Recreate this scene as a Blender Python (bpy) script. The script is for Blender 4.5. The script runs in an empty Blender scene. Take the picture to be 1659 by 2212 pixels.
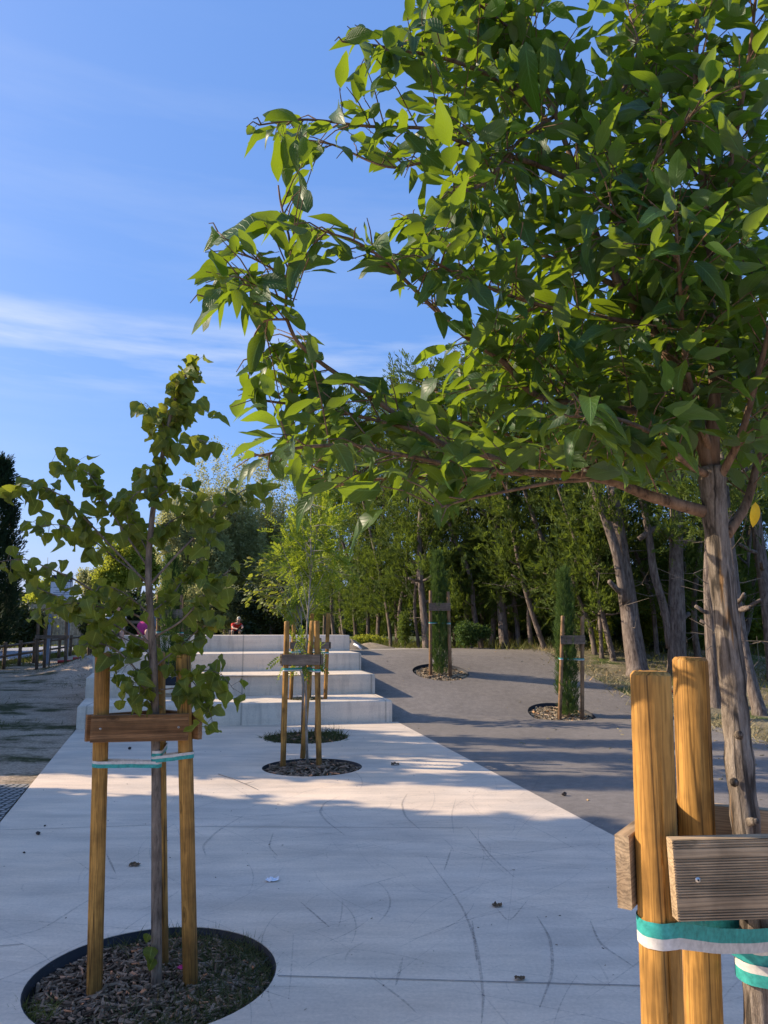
import bpy, bmesh, math, random
import numpy as np
from mathutils import Vector, Matrix
from mathutils.geometry import delaunay_2d_cdt

random.seed(7)
RNG = np.random.default_rng(11)
C = bpy.context.scene.collection
sc = bpy.context.scene
R = math.radians

# ------------------------------------------------------------------ camera model
F, YH, H = 740.0, 630.0, 1.6
PITCH = math.atan((YH - 512) / F)
CA, SA = math.cos(PITCH), math.sin(PITCH)
K = 768 / 1659.0            # photo measured at 1659 px wide


def ray(px, py):
    dx, dy = (px - 384) / F, (512 - py) / F
    return np.array((dx, CA - SA * dy, SA + CA * dy))


def P(x, y, Y):             # point seen at (x, y) of the 1659-wide photo, at depth Y
    d = ray(x * K, y * K)
    t = Y / d[1]
    return np.array((d[0] * t, Y, H + d[2] * t))


def G(x, y, z=0.0):         # same, on the plane at height z
    d = ray(x * K, y * K)
    t = (z - H) / d[2]
    return np.array((d[0] * t, d[1] * t, z))


def proj(p):
    x, y, z = p[..., 0], p[..., 1], p[..., 2] - H
    c = y * CA + z * SA
    u = -y * SA + z * CA
    return np.stack(((384 + F * x / c) / K, (512 - F * u / c) / K), -1)


# ------------------------------------------------------------------ terrain
O = np.array((0.144, 13.45))
LX = np.array((-0.21, 0.978))      # up the steps
CX = np.array((0.983, 0.184))      # along a step front
SH, ST = 0.37, 1.53                # step height, tread


def sstep(x, a, b):
    t = min(1, max(0, (x - a) / (b - a)))
    return t * t * (3 - 2 * t)


def uv(x, y):
    d = np.array((x, y)) - O
    u = d[0] * -0.184 + d[1] * 0.983
    v = d[0] * 0.983 + d[1] * 0.184
    return u, v


def T(x, y):
    u, v = uv(x, y)
    right = 0.243 * max(0, u - 0.05)
    right = min(right, 1.09)
    if u > 4.0:
        right = 0.96 + 0.13 * (1 - math.exp(-(u - 4.0) / 0.6)) if right > 0.95 else right
    left = min(0.75, max(0, 0.035 * (u + 1.0)))
    w = sstep(v, -4.6, -1.5)
    if u > 7:
        w2 = sstep(v, -9, -6)
        w = w + (w2 - w) * sstep(u, 7, 10)
    return left + (right - left) * w


def hit(x, y, off=0.0):     # where the line of sight through (x, y) meets the terrain
    d = ray(x * K, y * K)
    t, dt = 2.0, 0.05
    while t < 150:
        p = d * t
        if H + p[2] < T(p[0], p[1]) + off:
            break
        t += dt
    p = d * t
    return np.array((p[0], p[1], T(p[0], p[1]) + off))


# ------------------------------------------------------------------ helpers
def mat(name):
    m = bpy.data.materials.new(name)
    m.use_nodes = True
    nt = m.node_tree
    b = nt.nodes['Principled BSDF']
    b.inputs['Specular IOR Level'].default_value = 0.25
    return m, nt, b


def node(nt, typ, **kw):
    n = nt.nodes.new(typ)
    for k, v in kw.items():
        if k in n.inputs.keys():
            n.inputs[k].default_value = v
        else:
            setattr(n, k, v)
    return n


def link(nt, a, b):
    nt.links.new(a, b)


def coords(nt, scale=(1, 1, 1), kind='Object'):
    tc = node(nt, 'ShaderNodeTexCoord')
    mp = node(nt, 'ShaderNodeMapping')
    mp.inputs['Scale'].default_value = scale
    link(nt, tc.outputs[kind], mp.inputs['Vector'])
    return mp.outputs['Vector']


def ramp(nt, fac, stops):
    r = node(nt, 'ShaderNodeValToRGB')
    els = r.color_ramp.elements
    while len(els) < len(stops):
        els.new(0.5)
    for e, (p, c) in zip(els, stops):
        e.position = p
        e.color = (*c, 1) if len(c) == 3 else c
    link(nt, fac, r.inputs['Fac'])
    return r.outputs['Color']


def noise(nt, vec, scale, detail=6, rough=0.6):
    n = node(nt, 'ShaderNodeTexNoise', Scale=scale, Detail=detail, Roughness=rough)
    link(nt, vec, n.inputs['Vector'])
    return n.outputs['Fac']


def mixc(nt, fac, a, b, mode='MIX'):
    n = node(nt, 'ShaderNodeMix', data_type='RGBA', blend_type=mode)
    for sock, v in ((n.inputs[0], fac), (n.inputs[6], a), (n.inputs[7], b)):
        if isinstance(v, (int, float)):
            sock.default_value = v
        elif isinstance(v, tuple):
            sock.default_value = (*v, 1)
        else:
            link(nt, v, sock)
    return n.outputs[2]


def bump(nt, b, h, strength=0.3, dist=0.01):
    n = node(nt, 'ShaderNodeBump', Strength=strength, Distance=dist)
    link(nt, h, n.inputs['Height'])
    link(nt, n.outputs['Normal'], b.inputs['Normal'])


def g3(v):
    return (v, v, v)


# ------------------------------------------------------------------ materials
M = {}


def concrete(name, base, dark, streak=False, speck=True):
    m, nt, b = mat(name)
    v = coords(nt)
    big = noise(nt, v, 0.9, 7, 0.62)
    col = ramp(nt, big, [(0.3, dark), (0.68, base)])
    if streak:
        v2 = coords(nt, (3.2, 3.2, 0.5))
        s = ramp(nt, noise(nt, v2, 2.2, 5, 0.65), [(0.36, g3(0.72)), (0.5, g3(1.0))])
        col = mixc(nt, 0.6, col, s, 'MULTIPLY')
        tcj = node(nt, 'ShaderNodeTexCoord')
        dt = node(nt, 'ShaderNodeVectorMath', operation='DOT_PRODUCT')
        link(nt, tcj.outputs['Object'], dt.inputs[0])
        dt.inputs[1].default_value = (0.983, 0.184, 0)
        md = node(nt, 'ShaderNodeMath', operation='PINGPONG')
        link(nt, dt.outputs['Value'], md.inputs[0]); md.inputs[1].default_value = 1.25
        col = mixc(nt, 0.75, col, ramp(nt, md.outputs[0], [(0.0, g3(0.5)), (0.012, g3(0.62)), (0.02, g3(1))]), 'MULTIPLY')
        ah = node(nt, 'ShaderNodeTexVoronoi', Scale=16.0)
        link(nt, v, ah.inputs['Vector'])
        col = mixc(nt, 0.5, col, ramp(nt, ah.outputs['Distance'], [(0.06, g3(0.45)), (0.10, g3(1))]), 'MULTIPLY')
        v3 = coords(nt, (0.5, 0.5, 6))
        s3 = ramp(nt, noise(nt, v3, 1.3, 4, 0.6), [(0.35, g3(0.84)), (0.65, g3(1.05))])
        col = mixc(nt, 0.7, col, s3, 'MULTIPLY')
    else:
        v2 = coords(nt, (0.7, 3.2, 1))
        s = ramp(nt, noise(nt, v2, 1.3, 6, 0.7), [(0.36, g3(0.76)), (0.62, g3(1.05))])
        col = mixc(nt, 0.75, col, s, 'MULTIPLY')
    hue = noise(nt, v, 0.45, 4, 0.6)
    col = mixc(nt, 0.6, col, ramp(nt, hue, [(0.38, (0.90, 0.94, 1.0)), (0.62, (1.06, 0.98, 0.92))]), 'MULTIPLY')
    fine = noise(nt, v, 55, 4, 0.7)
    col = mixc(nt, 0.6, col, ramp(nt, fine, [(0.3, g3(0.8)), (0.7, g3(1.12))]), 'MULTIPLY')
    if speck:
        vo = node(nt, 'ShaderNodeTexVoronoi', Scale=130.0)
        link(nt, v, vo.inputs['Vector'])
        sp = ramp(nt, vo.outputs['Distance'], [(0.09, g3(0.72)), (0.17, g3(1.0))])
        col = mixc(nt, 0.45, col, sp, 'MULTIPLY')
    link(nt, col, b.inputs['Base Color'])
    b.inputs['Roughness'].default_value = 0.75
    bump(nt, b, fine, 0.25, 0.004)
    return m


M['slab'] = concrete('slab_concrete', (0.82, 0.675, 0.51), (0.67, 0.55, 0.42))
M['step'] = concrete('step_concrete', (0.86, 0.74, 0.58), (0.72, 0.62, 0.48), streak=True)


def asphalt():
    m, nt, b = mat('asphalt')
    v = coords(nt)
    big = noise(nt, v, 0.55, 5, 0.55)
    col = ramp(nt, big, [(0.3, (0.185, 0.162, 0.138)), (0.7, (0.245, 0.215, 0.184))])
    fine = noise(nt, v, 120, 3, 0.8)
    col = mixc(nt, 0.85, col, ramp(nt, fine, [(0.32, g3(0.5)), (0.66, g3(1.4))]), 'MULTIPLY')
    med = noise(nt, v, 9, 5, 0.7)
    col = mixc(nt, 0.8, col, ramp(nt, med, [(0.35, g3(0.8)), (0.65, g3(1.12))]), 'MULTIPLY')
    st = node(nt, 'ShaderNodeTexVoronoi', Scale=42.0)
    link(nt, v, st.inputs['Vector'])
    col = mixc(nt, 0.7, col, ramp(nt, st.outputs['Distance'], [(0.10, g3(1.55)), (0.2, g3(1))]), 'MULTIPLY')
    link(nt, col, b.inputs['Base Color'])
    b.inputs['Roughness'].default_value = 0.85
    bump(nt, b, fine, 0.6, 0.006)
    return m


M['asphalt'] = asphalt()


def soil(name, a, c, scale=3.0, green=None, fine_scale=60, gfac=(0.52, 0.62)):
    m, nt, b = mat(name)
    v = coords(nt)
    n1 = noise(nt, v, scale, 8, 0.7)
    col = ramp(nt, n1, [(0.32, a), (0.68, c)])
    fine = noise(nt, v, fine_scale, 5, 0.8)
    col = mixc(nt, 0.9, col, ramp(nt, fine, [(0.34, g3(0.45)), (0.66, g3(1.45))]), 'MULTIPLY')
    if green:
        gm = noise(nt, coords(nt, (0.55, 1.0, 1)), 0.9, 7, 0.68)
        f = ramp(nt, gm, [(gfac[0], g3(0)), (gfac[1], g3(1))])
        gcol = mixc(nt, ramp(nt, fine, [(0.4, g3(0)), (0.6, g3(1))]), tuple(x * 0.5 for x in green), tuple(x * 1.5 for x in green))
        col = mixc(nt, f, col, gcol)
    link(nt, col, b.inputs['Base Color'])
    b.inputs['Roughness'].default_value = 0.95
    b.inputs['Specular IOR Level'].default_value = 0.1
    bump(nt, b, fine, 0.9, 0.03)
    return m


M['gravel'] = soil('gravel', (0.40, 0.30, 0.205), (0.56, 0.43, 0.305), 1.2, (0.075, 0.075, 0.03), 28, (0.5, 0.6))
M['verge'] = soil('dry_verge', (0.20, 0.165, 0.10), (0.34, 0.29, 0.19), 2.0, (0.10, 0.14, 0.035), 30)
M['ground'] = soil('ground_grass', (0.07, 0.085, 0.03), (0.15, 0.15, 0.06), 0.8, (0.085, 0.14, 0.03), 25)
M['path'] = soil('pale_path', (0.38, 0.34, 0.28), (0.50, 0.45, 0.38), 1.5, None, 40)
M['soil'] = soil('dark_soil', (0.03, 0.022, 0.016), (0.075, 0.055, 0.04), 6, None, 50)
M['road'] = soil('light_road', (0.36, 0.36, 0.37), (0.45, 0.45, 0.46), 1.0, None, 60)
M['sand'] = soil('sand', (0.36, 0.29, 0.2), (0.46, 0.38, 0.27), 4, None, 60)


def honeycomb():
    m, nt, b = mat('honeycomb_pavers')
    vo = node(nt, 'ShaderNodeTexVoronoi', Scale=13.0, feature='DISTANCE_TO_EDGE', Randomness=0.25)
    link(nt, coords(nt), vo.inputs['Vector'])
    col = ramp(nt, vo.outputs['Distance'], [(0.1, (0.04, 0.045, 0.04)), (0.2, (0.34, 0.31, 0.27))])
    link(nt, col, b.inputs['Base Color'])
    b.inputs['Roughness'].default_value = 0.9
    bump(nt, b, vo.outputs['Distance'], -0.8, 0.03)
    return m


M['comb'] = honeycomb()


def wood(name, light, mid, dark, axis='Z', scale=1.0, cracks=True, rough=0.6, seed=0.0):
    m, nt, b = mat(name)
    st = {'Z': (1, 1, 0.06), 'X': (0.05, 1, 1)}[axis]
    tc = node(nt, 'ShaderNodeTexCoord')
    oi = node(nt, 'ShaderNodeObjectInfo')
    off = node(nt, 'ShaderNodeVectorMath', operation='MULTIPLY_ADD')
    cmb = node(nt, 'ShaderNodeCombineXYZ')
    for i in range(3):
        link(nt, oi.outputs['Random'], cmb.inputs[i])
    link(nt, cmb.outputs[0], off.inputs[0])
    off.inputs[1].default_value = (7.3, 5.1, 9.7)
    link(nt, tc.outputs['Object'], off.inputs[2])
    mp = node(nt, 'ShaderNodeMapping')
    mp.inputs['Scale'].default_value = st
    link(nt, off.outputs[0], mp.inputs['Vector'])
    vec = mp.outputs['Vector']
    # wavy grain
    wob = noise(nt, vec, 9 * scale, 3, 0.5)
    wv = node(nt, 'ShaderNodeTexWave', Scale=38.0 * scale, Distortion=16.0, Detail=4.0)
    wv.bands_direction = 'X' if axis == 'Z' else 'Z'
    wv.inputs['Detail Scale'].default_value = 1.2
    link(nt, vec, wv.inputs['Vector'])
    grain = noise(nt, vec, 75 * scale, 6, 0.65)
    c1 = ramp(nt, wob, [(0.3, mid), (0.7, light)])
    c2 = mixc(nt, 0.55, c1, ramp(nt, wv.outputs['Fac'], [(0.1, g3(0.55)), (0.6, g3(1.12))]), 'MULTIPLY')
    c3 = mixc(nt, 0.6, c2, ramp(nt, grain, [(0.35, g3(0.55)), (0.62, g3(1.15))]), 'MULTIPLY')
    big = noise(nt, coords(nt, (1, 1, 1)), 5.0, 4, 0.6)
    c3 = mixc(nt, 0.75, c3, ramp(nt, big, [(0.40, g3(0.62)), (0.55, g3(1.12))]), 'MULTIPLY')
    # knots
    v2 = node(nt, 'ShaderNodeMapping')
    v2.inputs['Scale'].default_value = (1, 1, 0.32) if axis == 'Z' else (0.4, 1, 1)
    link(nt, off.outputs[0], v2.inputs['Vector'])
    vo = node(nt, 'ShaderNodeTexVoronoi', Scale=11.0 * scale)
    link(nt, v2.outputs['Vector'], vo.inputs['Vector'])
    kn = ramp(nt, vo.outputs['Distance'], [(0.04, g3(0.25)), (0.09, g3(0.75)), (0.115, g3(0.45)), (0.15, g3(1))])
    c4 = mixc(nt, 0.85, c3, kn, 'MULTIPLY')
    if cracks:
        v3 = node(nt, 'ShaderNodeMapping')
        v3.inputs['Scale'].default_value = (1, 1, 0.025) if axis == 'Z' else (0.02, 1, 1)
        link(nt, off.outputs[0], v3.inputs['Vector'])
        cr = noise(nt, v3.outputs['Vector'], 16 * scale, 2, 0.4)
        crk = ramp(nt, cr, [(0.487, g3(1)), (0.497, g3(0.18)), (0.503, g3(0.18)), (0.513, g3(1))])
        c4 = mixc(nt, 0.8, c4, crk, 'MULTIPLY')
    if axis == 'Z':
        sz = node(nt, 'ShaderNodeSeparateXYZ')
        link(nt, tc.outputs['Object'], sz.inputs[0])
        jz = node(nt, 'ShaderNodeMath', operation='MULTIPLY_ADD')
        link(nt, big, jz.inputs[0]); jz.inputs[1].default_value = 0.35
        link(nt, sz.outputs['Z'], jz.inputs[2])
        c4 = mixc(nt, 1.0, c4, ramp(nt, jz.outputs[0], [(0.22, (0.42, 0.38, 0.36)), (0.62, g3(1))]), 'MULTIPLY')
    link(nt, c4, b.inputs['Base Color'])
    b.inputs['Roughness'].default_value = rough
    bump(nt, b, grain, 0.45, 0.004)
    return m


M['stake'] = wood('stake_wood', (0.54, 0.285, 0.066), (0.38, 0.18, 0.04), (0.1, 0.05, 0.02))
M['stake_old'] = wood('aged_stake_wood', (0.36, 0.21, 0.10), (0.25, 0.135, 0.06), (0.1, 0.05, 0.02))
M['fence'] = wood('fence_wood', (0.25, 0.175, 0.11), (0.155, 0.10, 0.06), (0.1, 0.05, 0.02))
M['board'] = wood('board_wood', (0.50, 0.365, 0.22), (0.35, 0.24, 0.14), (0.1, 0.05, 0.02), 'X', 1.0, False, 0.7)
M['board_brown'] = wood('brown_board_wood', (0.37, 0.20, 0.085), (0.24, 0.12, 0.05), (0.1, 0.05, 0.02), 'X', 1.0, False, 0.65)
M['board_grey'] = wood('grey_board_wood', (0.30, 0.22, 0.15), (0.2, 0.135, 0.09), (0.1, 0.05, 0.02), 'X', 1.0, False, 0.75)
M['picket'] = wood('picket_wood', (0.55, 0.44, 0.3), (0.42, 0.33, 0.22), (0.2, 0.1, 0.05), 'Z', 1.0, False, 0.75)


def bark(name, a, c, inner=None, sc_=1.0, depth=0.02):
    m, nt, b = mat(name)
    v = coords(nt, (1, 1, 0.16))
    n1 = noise(nt, v, (46 if inner else 28) * sc_, 7, 0.72)
    col = ramp(nt, n1, [(0.33, tuple(x * 0.35 for x in a)), (0.45, a), (0.62, c)])
    n2 = noise(nt, coords(nt), 5 * sc_, 5, 0.6)
    col = mixc(nt, 0.7, col, ramp(nt, n2, [(0.35, g3(0.65)), (0.65, g3(1.2))]), 'MULTIPLY')
    if inner:
        n3 = noise(nt, coords(nt, (1, 1, 0.12)), 17, 4, 0.6)
        f = ramp(nt, n3, [(0.63, g3(0)), (0.67, g3(1))])
        col = mixc(nt, f, col, inner)
        cr = ramp(nt, noise(nt, coords(nt, (1, 1, 0.09)), 21, 3, 0.5), [(0.46, g3(1)), (0.49, g3(0.22)), (0.51, g3(0.22)), (0.54, g3(1))])
        col = mixc(nt, 0.9, col, cr, 'MULTIPLY')
    link(nt, col, b.inputs['Base Color'])
    b.inputs['Roughness'].default_value = 0.9
    bump(nt, b, n1, 1.0, depth)
    return m


M['bark_young'] = bark('young_bark', (0.19, 0.15, 0.115), (0.40, 0.33, 0.26), (0.34, 0.19, 0.08), 1.0, 0.02)
M['bark_smooth'] = bark('smooth_bark', (0.18, 0.14, 0.105), (0.28, 0.22, 0.165), None, 2.0, 0.003)
M['bark_limb'] = bark('limb_bark', (0.17, 0.105, 0.065), (0.27, 0.175, 0.11), None, 2.0, 0.003)
M['bark_grey'] = bark('grey_bark', (0.145, 0.11, 0.09), (0.265, 0.215, 0.175), None, 0.8, 0.03)
M['bark_pale'] = bark('pale_bark', (0.30, 0.26, 0.21), (0.44, 0.39, 0.32), None, 2.0, 0.004)
M['twig_dead'] = bark('dead_twig', (0.16, 0.13, 0.10), (0.25, 0.21, 0.17), None, 2.0, 0.004)


def leaf(name, dark, light, back, trans, tmix=0.4, rough=0.42, spec=0.4, veins=False):
    m, nt, b = mat(name)
    at = node(nt, 'ShaderNodeAttribute', attribute_name='tint')
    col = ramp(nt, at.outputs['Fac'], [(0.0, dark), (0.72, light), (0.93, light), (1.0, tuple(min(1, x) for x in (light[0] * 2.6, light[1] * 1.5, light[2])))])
    geo = node(nt, 'ShaderNodeNewGeometry')
    v = coords(nt)
    n = noise(nt, v, 60, 3, 0.6)
    col = mixc(nt, 0.6, col, ramp(nt, n, [(0.3, g3(0.75)), (0.7, g3(1.2))]), 'MULTIPLY')
    vm = None
    if veins:
        rib = node(nt, 'ShaderNodeAttribute', attribute_name='rib').outputs['Fac']
        al = node(nt, 'ShaderNodeAttribute', attribute_name='along').outputs['Fac']
        mid = ramp(nt, rib, [(0.02, g3(1)), (0.10, g3(0))])
        ma = node(nt, 'ShaderNodeMath', operation='MULTIPLY_ADD')
        link(nt, al, ma.inputs[0]); ma.inputs[1].default_value = 62.0
        mb_ = node(nt, 'ShaderNodeMath', operation='MULTIPLY')
        link(nt, rib, mb_.inputs[0]); mb_.inputs[1].default_value = -16.0
        link(nt, mb_.outputs[0], ma.inputs[2])
        sn = node(nt, 'ShaderNodeMath', operation='SINE')
        link(nt, ma.outputs[0], sn.inputs[0])
        sv_ = ramp(nt, sn.outputs[0], [(0.80, g3(0)), (0.98, g3(0.45))])
        vm = mixc(nt, 1.0, mid, sv_, 'ADD')
        col = mixc(nt, vm, col, tuple(min(1, x * 1.9 + .03) for x in light))
        bn = noise(nt, v, 14, 3, 0.6)
        blot = ramp(nt, bn, [(0.66, g3(0)), (0.74, g3(0.7))])
        col = mixc(nt, blot, col, (light[0] * 1.6, light[1] * 1.2, light[2] * 0.9))
        bump(nt, b, vm, 0.5, 0.002)
    colb = mixc(nt, geo.outputs['Backfacing'], col, mixc(nt, 0.55, col, back))
    link(nt, colb, b.inputs['Base Color'])
    b.inputs['Roughness'].default_value = rough
    b.inputs['Specular IOR Level'].default_value = spec
    tr = node(nt, 'ShaderNodeBsdfTranslucent')
    tcol = mixc(nt, at.outputs['Fac'], tuple(x * 0.75 for x in trans), trans)
    link(nt, tcol, tr.inputs['Color'])
    mx = node(nt, 'ShaderNodeMixShader')
    mx.inputs[0].default_value = tmix
    link(nt, b.outputs[0], mx.inputs[1])
    link(nt, tr.outputs[0], mx.inputs[2])
    link(nt, mx.outputs[0], nt.nodes['Material Output'].inputs['Surface'])
    return m


M['leaf_big'] = leaf('oval_leaf', (0.009, 0.036, 0.013), (0.028, 0.080, 0.017), (0.10, 0.15, 0.07), (0.44, 0.62, 0.02), 0.31, 0.42, 0.32, True)
M['leaf_heart'] = leaf('heart_leaf', (0.05, 0.085, 0.014), (0.14, 0.18, 0.026), (0.2, 0.22, 0.08), (0.44, 0.48, 0.035), 0.42, 0.5, 0.3, True)
M['leaf_pinnate'] = leaf('pinnate_leaf', (0.04, 0.10, 0.012), (0.16, 0.22, 0.022), (0.17, 0.23, 0.05), (0.50, 0.60, 0.04), 0.42, 0.5, 0.25)
M['cyp'] = leaf('cypress_spray', (0.011, 0.034, 0.012), (0.095, 0.14, 0.03), (0.11, 0.14, 0.03), (0.28, 0.38, 0.04), 0.28, 0.7, 0.15)
M['cyp_young'] = leaf('young_cypress_spray', (0.035, 0.075, 0.02), (0.085, 0.15, 0.035), (0.08, 0.12, 0.04), (0.2, 0.32, 0.05), 0.25, 0.7, 0.15)
M['cyp_dark'] = leaf('dark_cypress_spray', (0.012, 0.03, 0.014), (0.03, 0.055, 0.022), (0.03, 0.05, 0.02), (0.06, 0.1, 0.03), 0.15, 0.7, 0.15)
M['poplar'] = leaf('greygreen_leaf', (0.13, 0.145, 0.06), (0.30, 0.31, 0.13), (0.3, 0.31, 0.16), (0.60, 0.60, 0.24), 0.48, 0.6, 0.2)
M['bright'] = leaf('bright_leaf', (0.07, 0.11, 0.015), (0.24, 0.27, 0.035), (0.2, 0.24, 0.05), (0.6, 0.64, 0.06), 0.45, 0.6, 0.2)
M['darkleaf'] = leaf('dark_leaf', (0.015, 0.03, 0.010), (0.045, 0.065, 0.018), (0.05, 0.06, 0.03), (0.1, 0.14, 0.02), 0.2, 0.5, 0.3)
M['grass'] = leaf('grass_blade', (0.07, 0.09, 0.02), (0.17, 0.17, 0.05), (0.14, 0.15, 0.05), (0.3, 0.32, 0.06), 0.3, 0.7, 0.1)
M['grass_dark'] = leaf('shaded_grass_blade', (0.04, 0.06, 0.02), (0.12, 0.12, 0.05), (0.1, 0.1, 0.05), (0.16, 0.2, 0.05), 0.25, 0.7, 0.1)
M['straw'] = leaf('straw', (0.22, 0.18, 0.09), (0.42, 0.36, 0.2), (0.3, 0.26, 0.15), (0.3, 0.26, 0.12), 0.15, 0.8, 0.1)
M['mulch'] = leaf('wood_chip', (0.045, 0.028, 0.018), (0.33, 0.23, 0.155), (0.2, 0.16, 0.13), (0.1, 0.08, 0.05), 0.03, 0.9, 0.1)
M['mulch_pale'] = leaf('pale_wood_chip', (0.15, 0.11, 0.065), (0.46, 0.37, 0.25), (0.35, 0.3, 0.2), (0.2, 0.16, 0.1), 0.03, 0.9, 0.1)


def plain(name, col, rough=0.6, var=0.15, metal=0.0, scale=30):
    m, nt, b = mat(name)
    n = noise(nt, coords(nt), scale, 4, 0.6)
    c = ramp(nt, n, [(0.3, tuple(x * (1 - var) for x in col)), (0.7, tuple(min(1, x * (1 + var)) for x in col))])
    link(nt, c, b.inputs['Base Color'])
    b.inputs['Roughness'].default_value = rough
    b.inputs['Metallic'].default_value = metal
    return m


M['teal'] = plain('teal_strap', (0.045, 0.34, 0.30), 0.35, .3, 0, 70)
M['white_strap'] = plain('white_strap', (0.62, 0.585, 0.53), 0.5, .18, 0, 70)
M['rubber'] = plain('black_edging', (0.022, 0.023, 0.027), 0.6)
M['screw'] = plain('steel', (0.6, 0.58, 0.54), 0.35, 0.1, 0.9)
M['galv'] = plain('galvanised_post', (0.27, 0.31, 0.37), 0.5, 0.1, 0.2)
M['sign_white'] = plain('sign_white', (0.78, 0.80, 0.83), 0.5, 0.03)
M['sign_dark'] = plain('sign_dark', (0.03, 0.04, 0.06), 0.5, 0.1)
M['sign_text'] = plain('sign_text', (0.25, 0.3, 0.38), 0.5, 0.05)
M['redpipe'] = plain('red_pipe', (0.42, 0.035, 0.03), 0.45, 0.2)
M['skin'] = plain('skin', (0.55, 0.33, 0.24), 0.5, 0.06)
M['hair'] = plain('dark_hair', (0.02, 0.015, 0.012), 0.6, 0.3)
M['tee_white'] = plain('white_cloth', (0.72, 0.74, 0.76), 0.85, 0.05)
M['tee_grey'] = plain('bluegrey_cloth', (0.16, 0.20, 0.26), 0.85, 0.1)
M['shorts'] = plain('charcoal_cloth', (0.03, 0.03, 0.035), 0.85, 0.2)
M['shorts_grey'] = plain('grey_cloth', (0.33, 0.32, 0.33), 0.85, 0.1)
M['pink'] = plain('pink_cloth', (0.62, 0.06, 0.22), 0.7, 0.35, 0, 60)
M['red'] = plain('red_cloth', (0.62, 0.035, 0.02), 0.7, 0.15)
M['cream'] = plain('cream_cloth', (0.75, 0.68, 0.5), 0.8, 0.05)
M['black'] = plain('black_cloth', (0.012, 0.012, 0.014), 0.7, 0.3)
M['paper'] = plain('paper', (0.8, 0.81, 0.83), 0.7, 0.05)
M['dryleaf'] = plain('dry_leaf', (0.14, 0.09, 0.05), 0.8, 0.3)
M['stone'] = plain('dark_stone', (0.05, 0.04, 0.035), 0.8, 0.3)
M['yellowleaf'] = plain('yellow_leaf', (0.75, 0.48, 0.02), 0.5, 0.15)
M['joint'] = plain('joint_line', (0.20, 0.185, 0.17), 0.9, 0.2)
M['greenhose'] = plain('hose', (0.02, 0.022, 0.024), 0.5, 0.2)


def scuff():
    m, nt, b = mat('rubber_scuff')
    b.inputs['Base Color'].default_value = (0.10, 0.10, 0.115, 1)
    b.inputs['Roughness'].default_value = 0.8
    at = node(nt, 'ShaderNodeAttribute', attribute_name='tint')
    n = noise(nt, coords(nt), 45, 5, 0.8)
    f = ramp(nt, n, [(0.36, g3(0)), (0.66, g3(1))])
    mu = node(nt, 'ShaderNodeMath', operation='MULTIPLY')
    link(nt, f, mu.inputs[0])
    link(nt, at.outputs['Fac'], mu.inputs[1])
    mv = node(nt, 'ShaderNodeMath', operation='MULTIPLY')
    link(nt, mu.outputs[0], mv.inputs[0])
    mv.inputs[1].default_value = 0.78
    link(nt, mv.outputs[0], b.inputs['Alpha'])
    return m


M['scuff'] = scuff()


# ------------------------------------------------------------------ mesh building
class MB:
    def __init__(s):
        s.v, s.f, s.mi, s.t = [], [], [], []

    def add(s, verts, faces, mi=0, tint=0.5):
        o = len(s.v)
        s.v.extend([tuple(map(float, p)) for p in verts])
        s.t.extend([tint] * len(verts))
        for f in faces:
            s.f.append([o + i for i in f])
            s.mi.append(mi)

    def tube(s, pts, rad, n=10, caps=True, mi=0, jitter=0.0, tint=0.5):
        pts = [np.array(p, float) for p in pts]
        if not hasattr(rad, '__len__'):
            rad = [rad] * len(pts)
        rings = []
        ref = None
        for i, p in enumerate(pts):
            a = pts[max(0, i - 1)]
            c = pts[min(len(pts) - 1, i + 1)]
            d = c - a
            d = d / (np.linalg.norm(d) + 1e-9)
            if ref is None:
                ref = np.array((1, 0, 0)) if abs(d[0]) < 0.9 else np.array((0, 1, 0))
            x = ref - d * ref.dot(d)
            x /= np.linalg.norm(x) + 1e-9
            ref = x
            y = np.cross(d, x)
            ring = []
            for k in range(n):
                a_ = 2 * math.pi * k / n
                r = rad[i] * (1 + (random.uniform(-jitter, jitter) if jitter else 0))
                ring.append(p + (x * math.cos(a_) + y * math.sin(a_)) * r)
            rings.append(ring)
        V = [q for r in rings for q in r]
        Fc = []
        for i in range(len(pts) - 1):
            for k in range(n):
                k2 = (k + 1) % n
                Fc.append((i * n + k, i * n + k2, (i + 1) * n + k2, (i + 1) * n + k))
        if caps:
            Fc.append(tuple(range(n - 1, -1, -1)))
            Fc.append(tuple((len(pts) - 1) * n + k for k in range(n)))
        s.add(V, Fc, mi, tint)

    def box(s, c, d, mi=0, rz=0.0):
        cx, cy, cz = c
        x, y, z = d[0] / 2, d[1] / 2, d[2] / 2
        co, si = math.cos(rz), math.sin(rz)
        V = []
        for (i, j, k) in ((-1, -1, -1), (1, -1, -1), (1, 1, -1), (-1, 1, -1), (-1, -1, 1), (1, -1, 1), (1, 1, 1), (-1, 1, 1)):
            a, b_ = i * x, j * y
            V.append((cx + a * co - b_ * si, cy + a * si + b_ * co, cz + k * z))
        s.add(V, [(0, 3, 2, 1), (4, 5, 6, 7), (0, 1, 5, 4), (1, 2, 6, 5), (2, 3, 7, 6), (3, 0, 4, 7)], mi)

    def build(s, name, mats, parent=None, smooth=True):
        me = bpy.data.meshes.new(name)
        me.from_pydata(s.v, [], s.f)
        if not isinstance(mats, (list, tuple)):
            mats = [mats]
        for m in mats:
            me.materials.append(m)
        me.polygons.foreach_set('material_index', s.mi)
        me.polygons.foreach_set('use_smooth', [smooth] * len(s.f))
        a = me.attributes.new('tint', 'FLOAT', 'POINT')
        a.data.foreach_set('value', s.t)
        me.update()
        return mk(name, me, parent)


def mk(name, me, parent=None):
    o = bpy.data.objects.new(name, me)
    C.objects.link(o)
    if parent is not None:
        o.parent = parent
    return o


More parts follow.
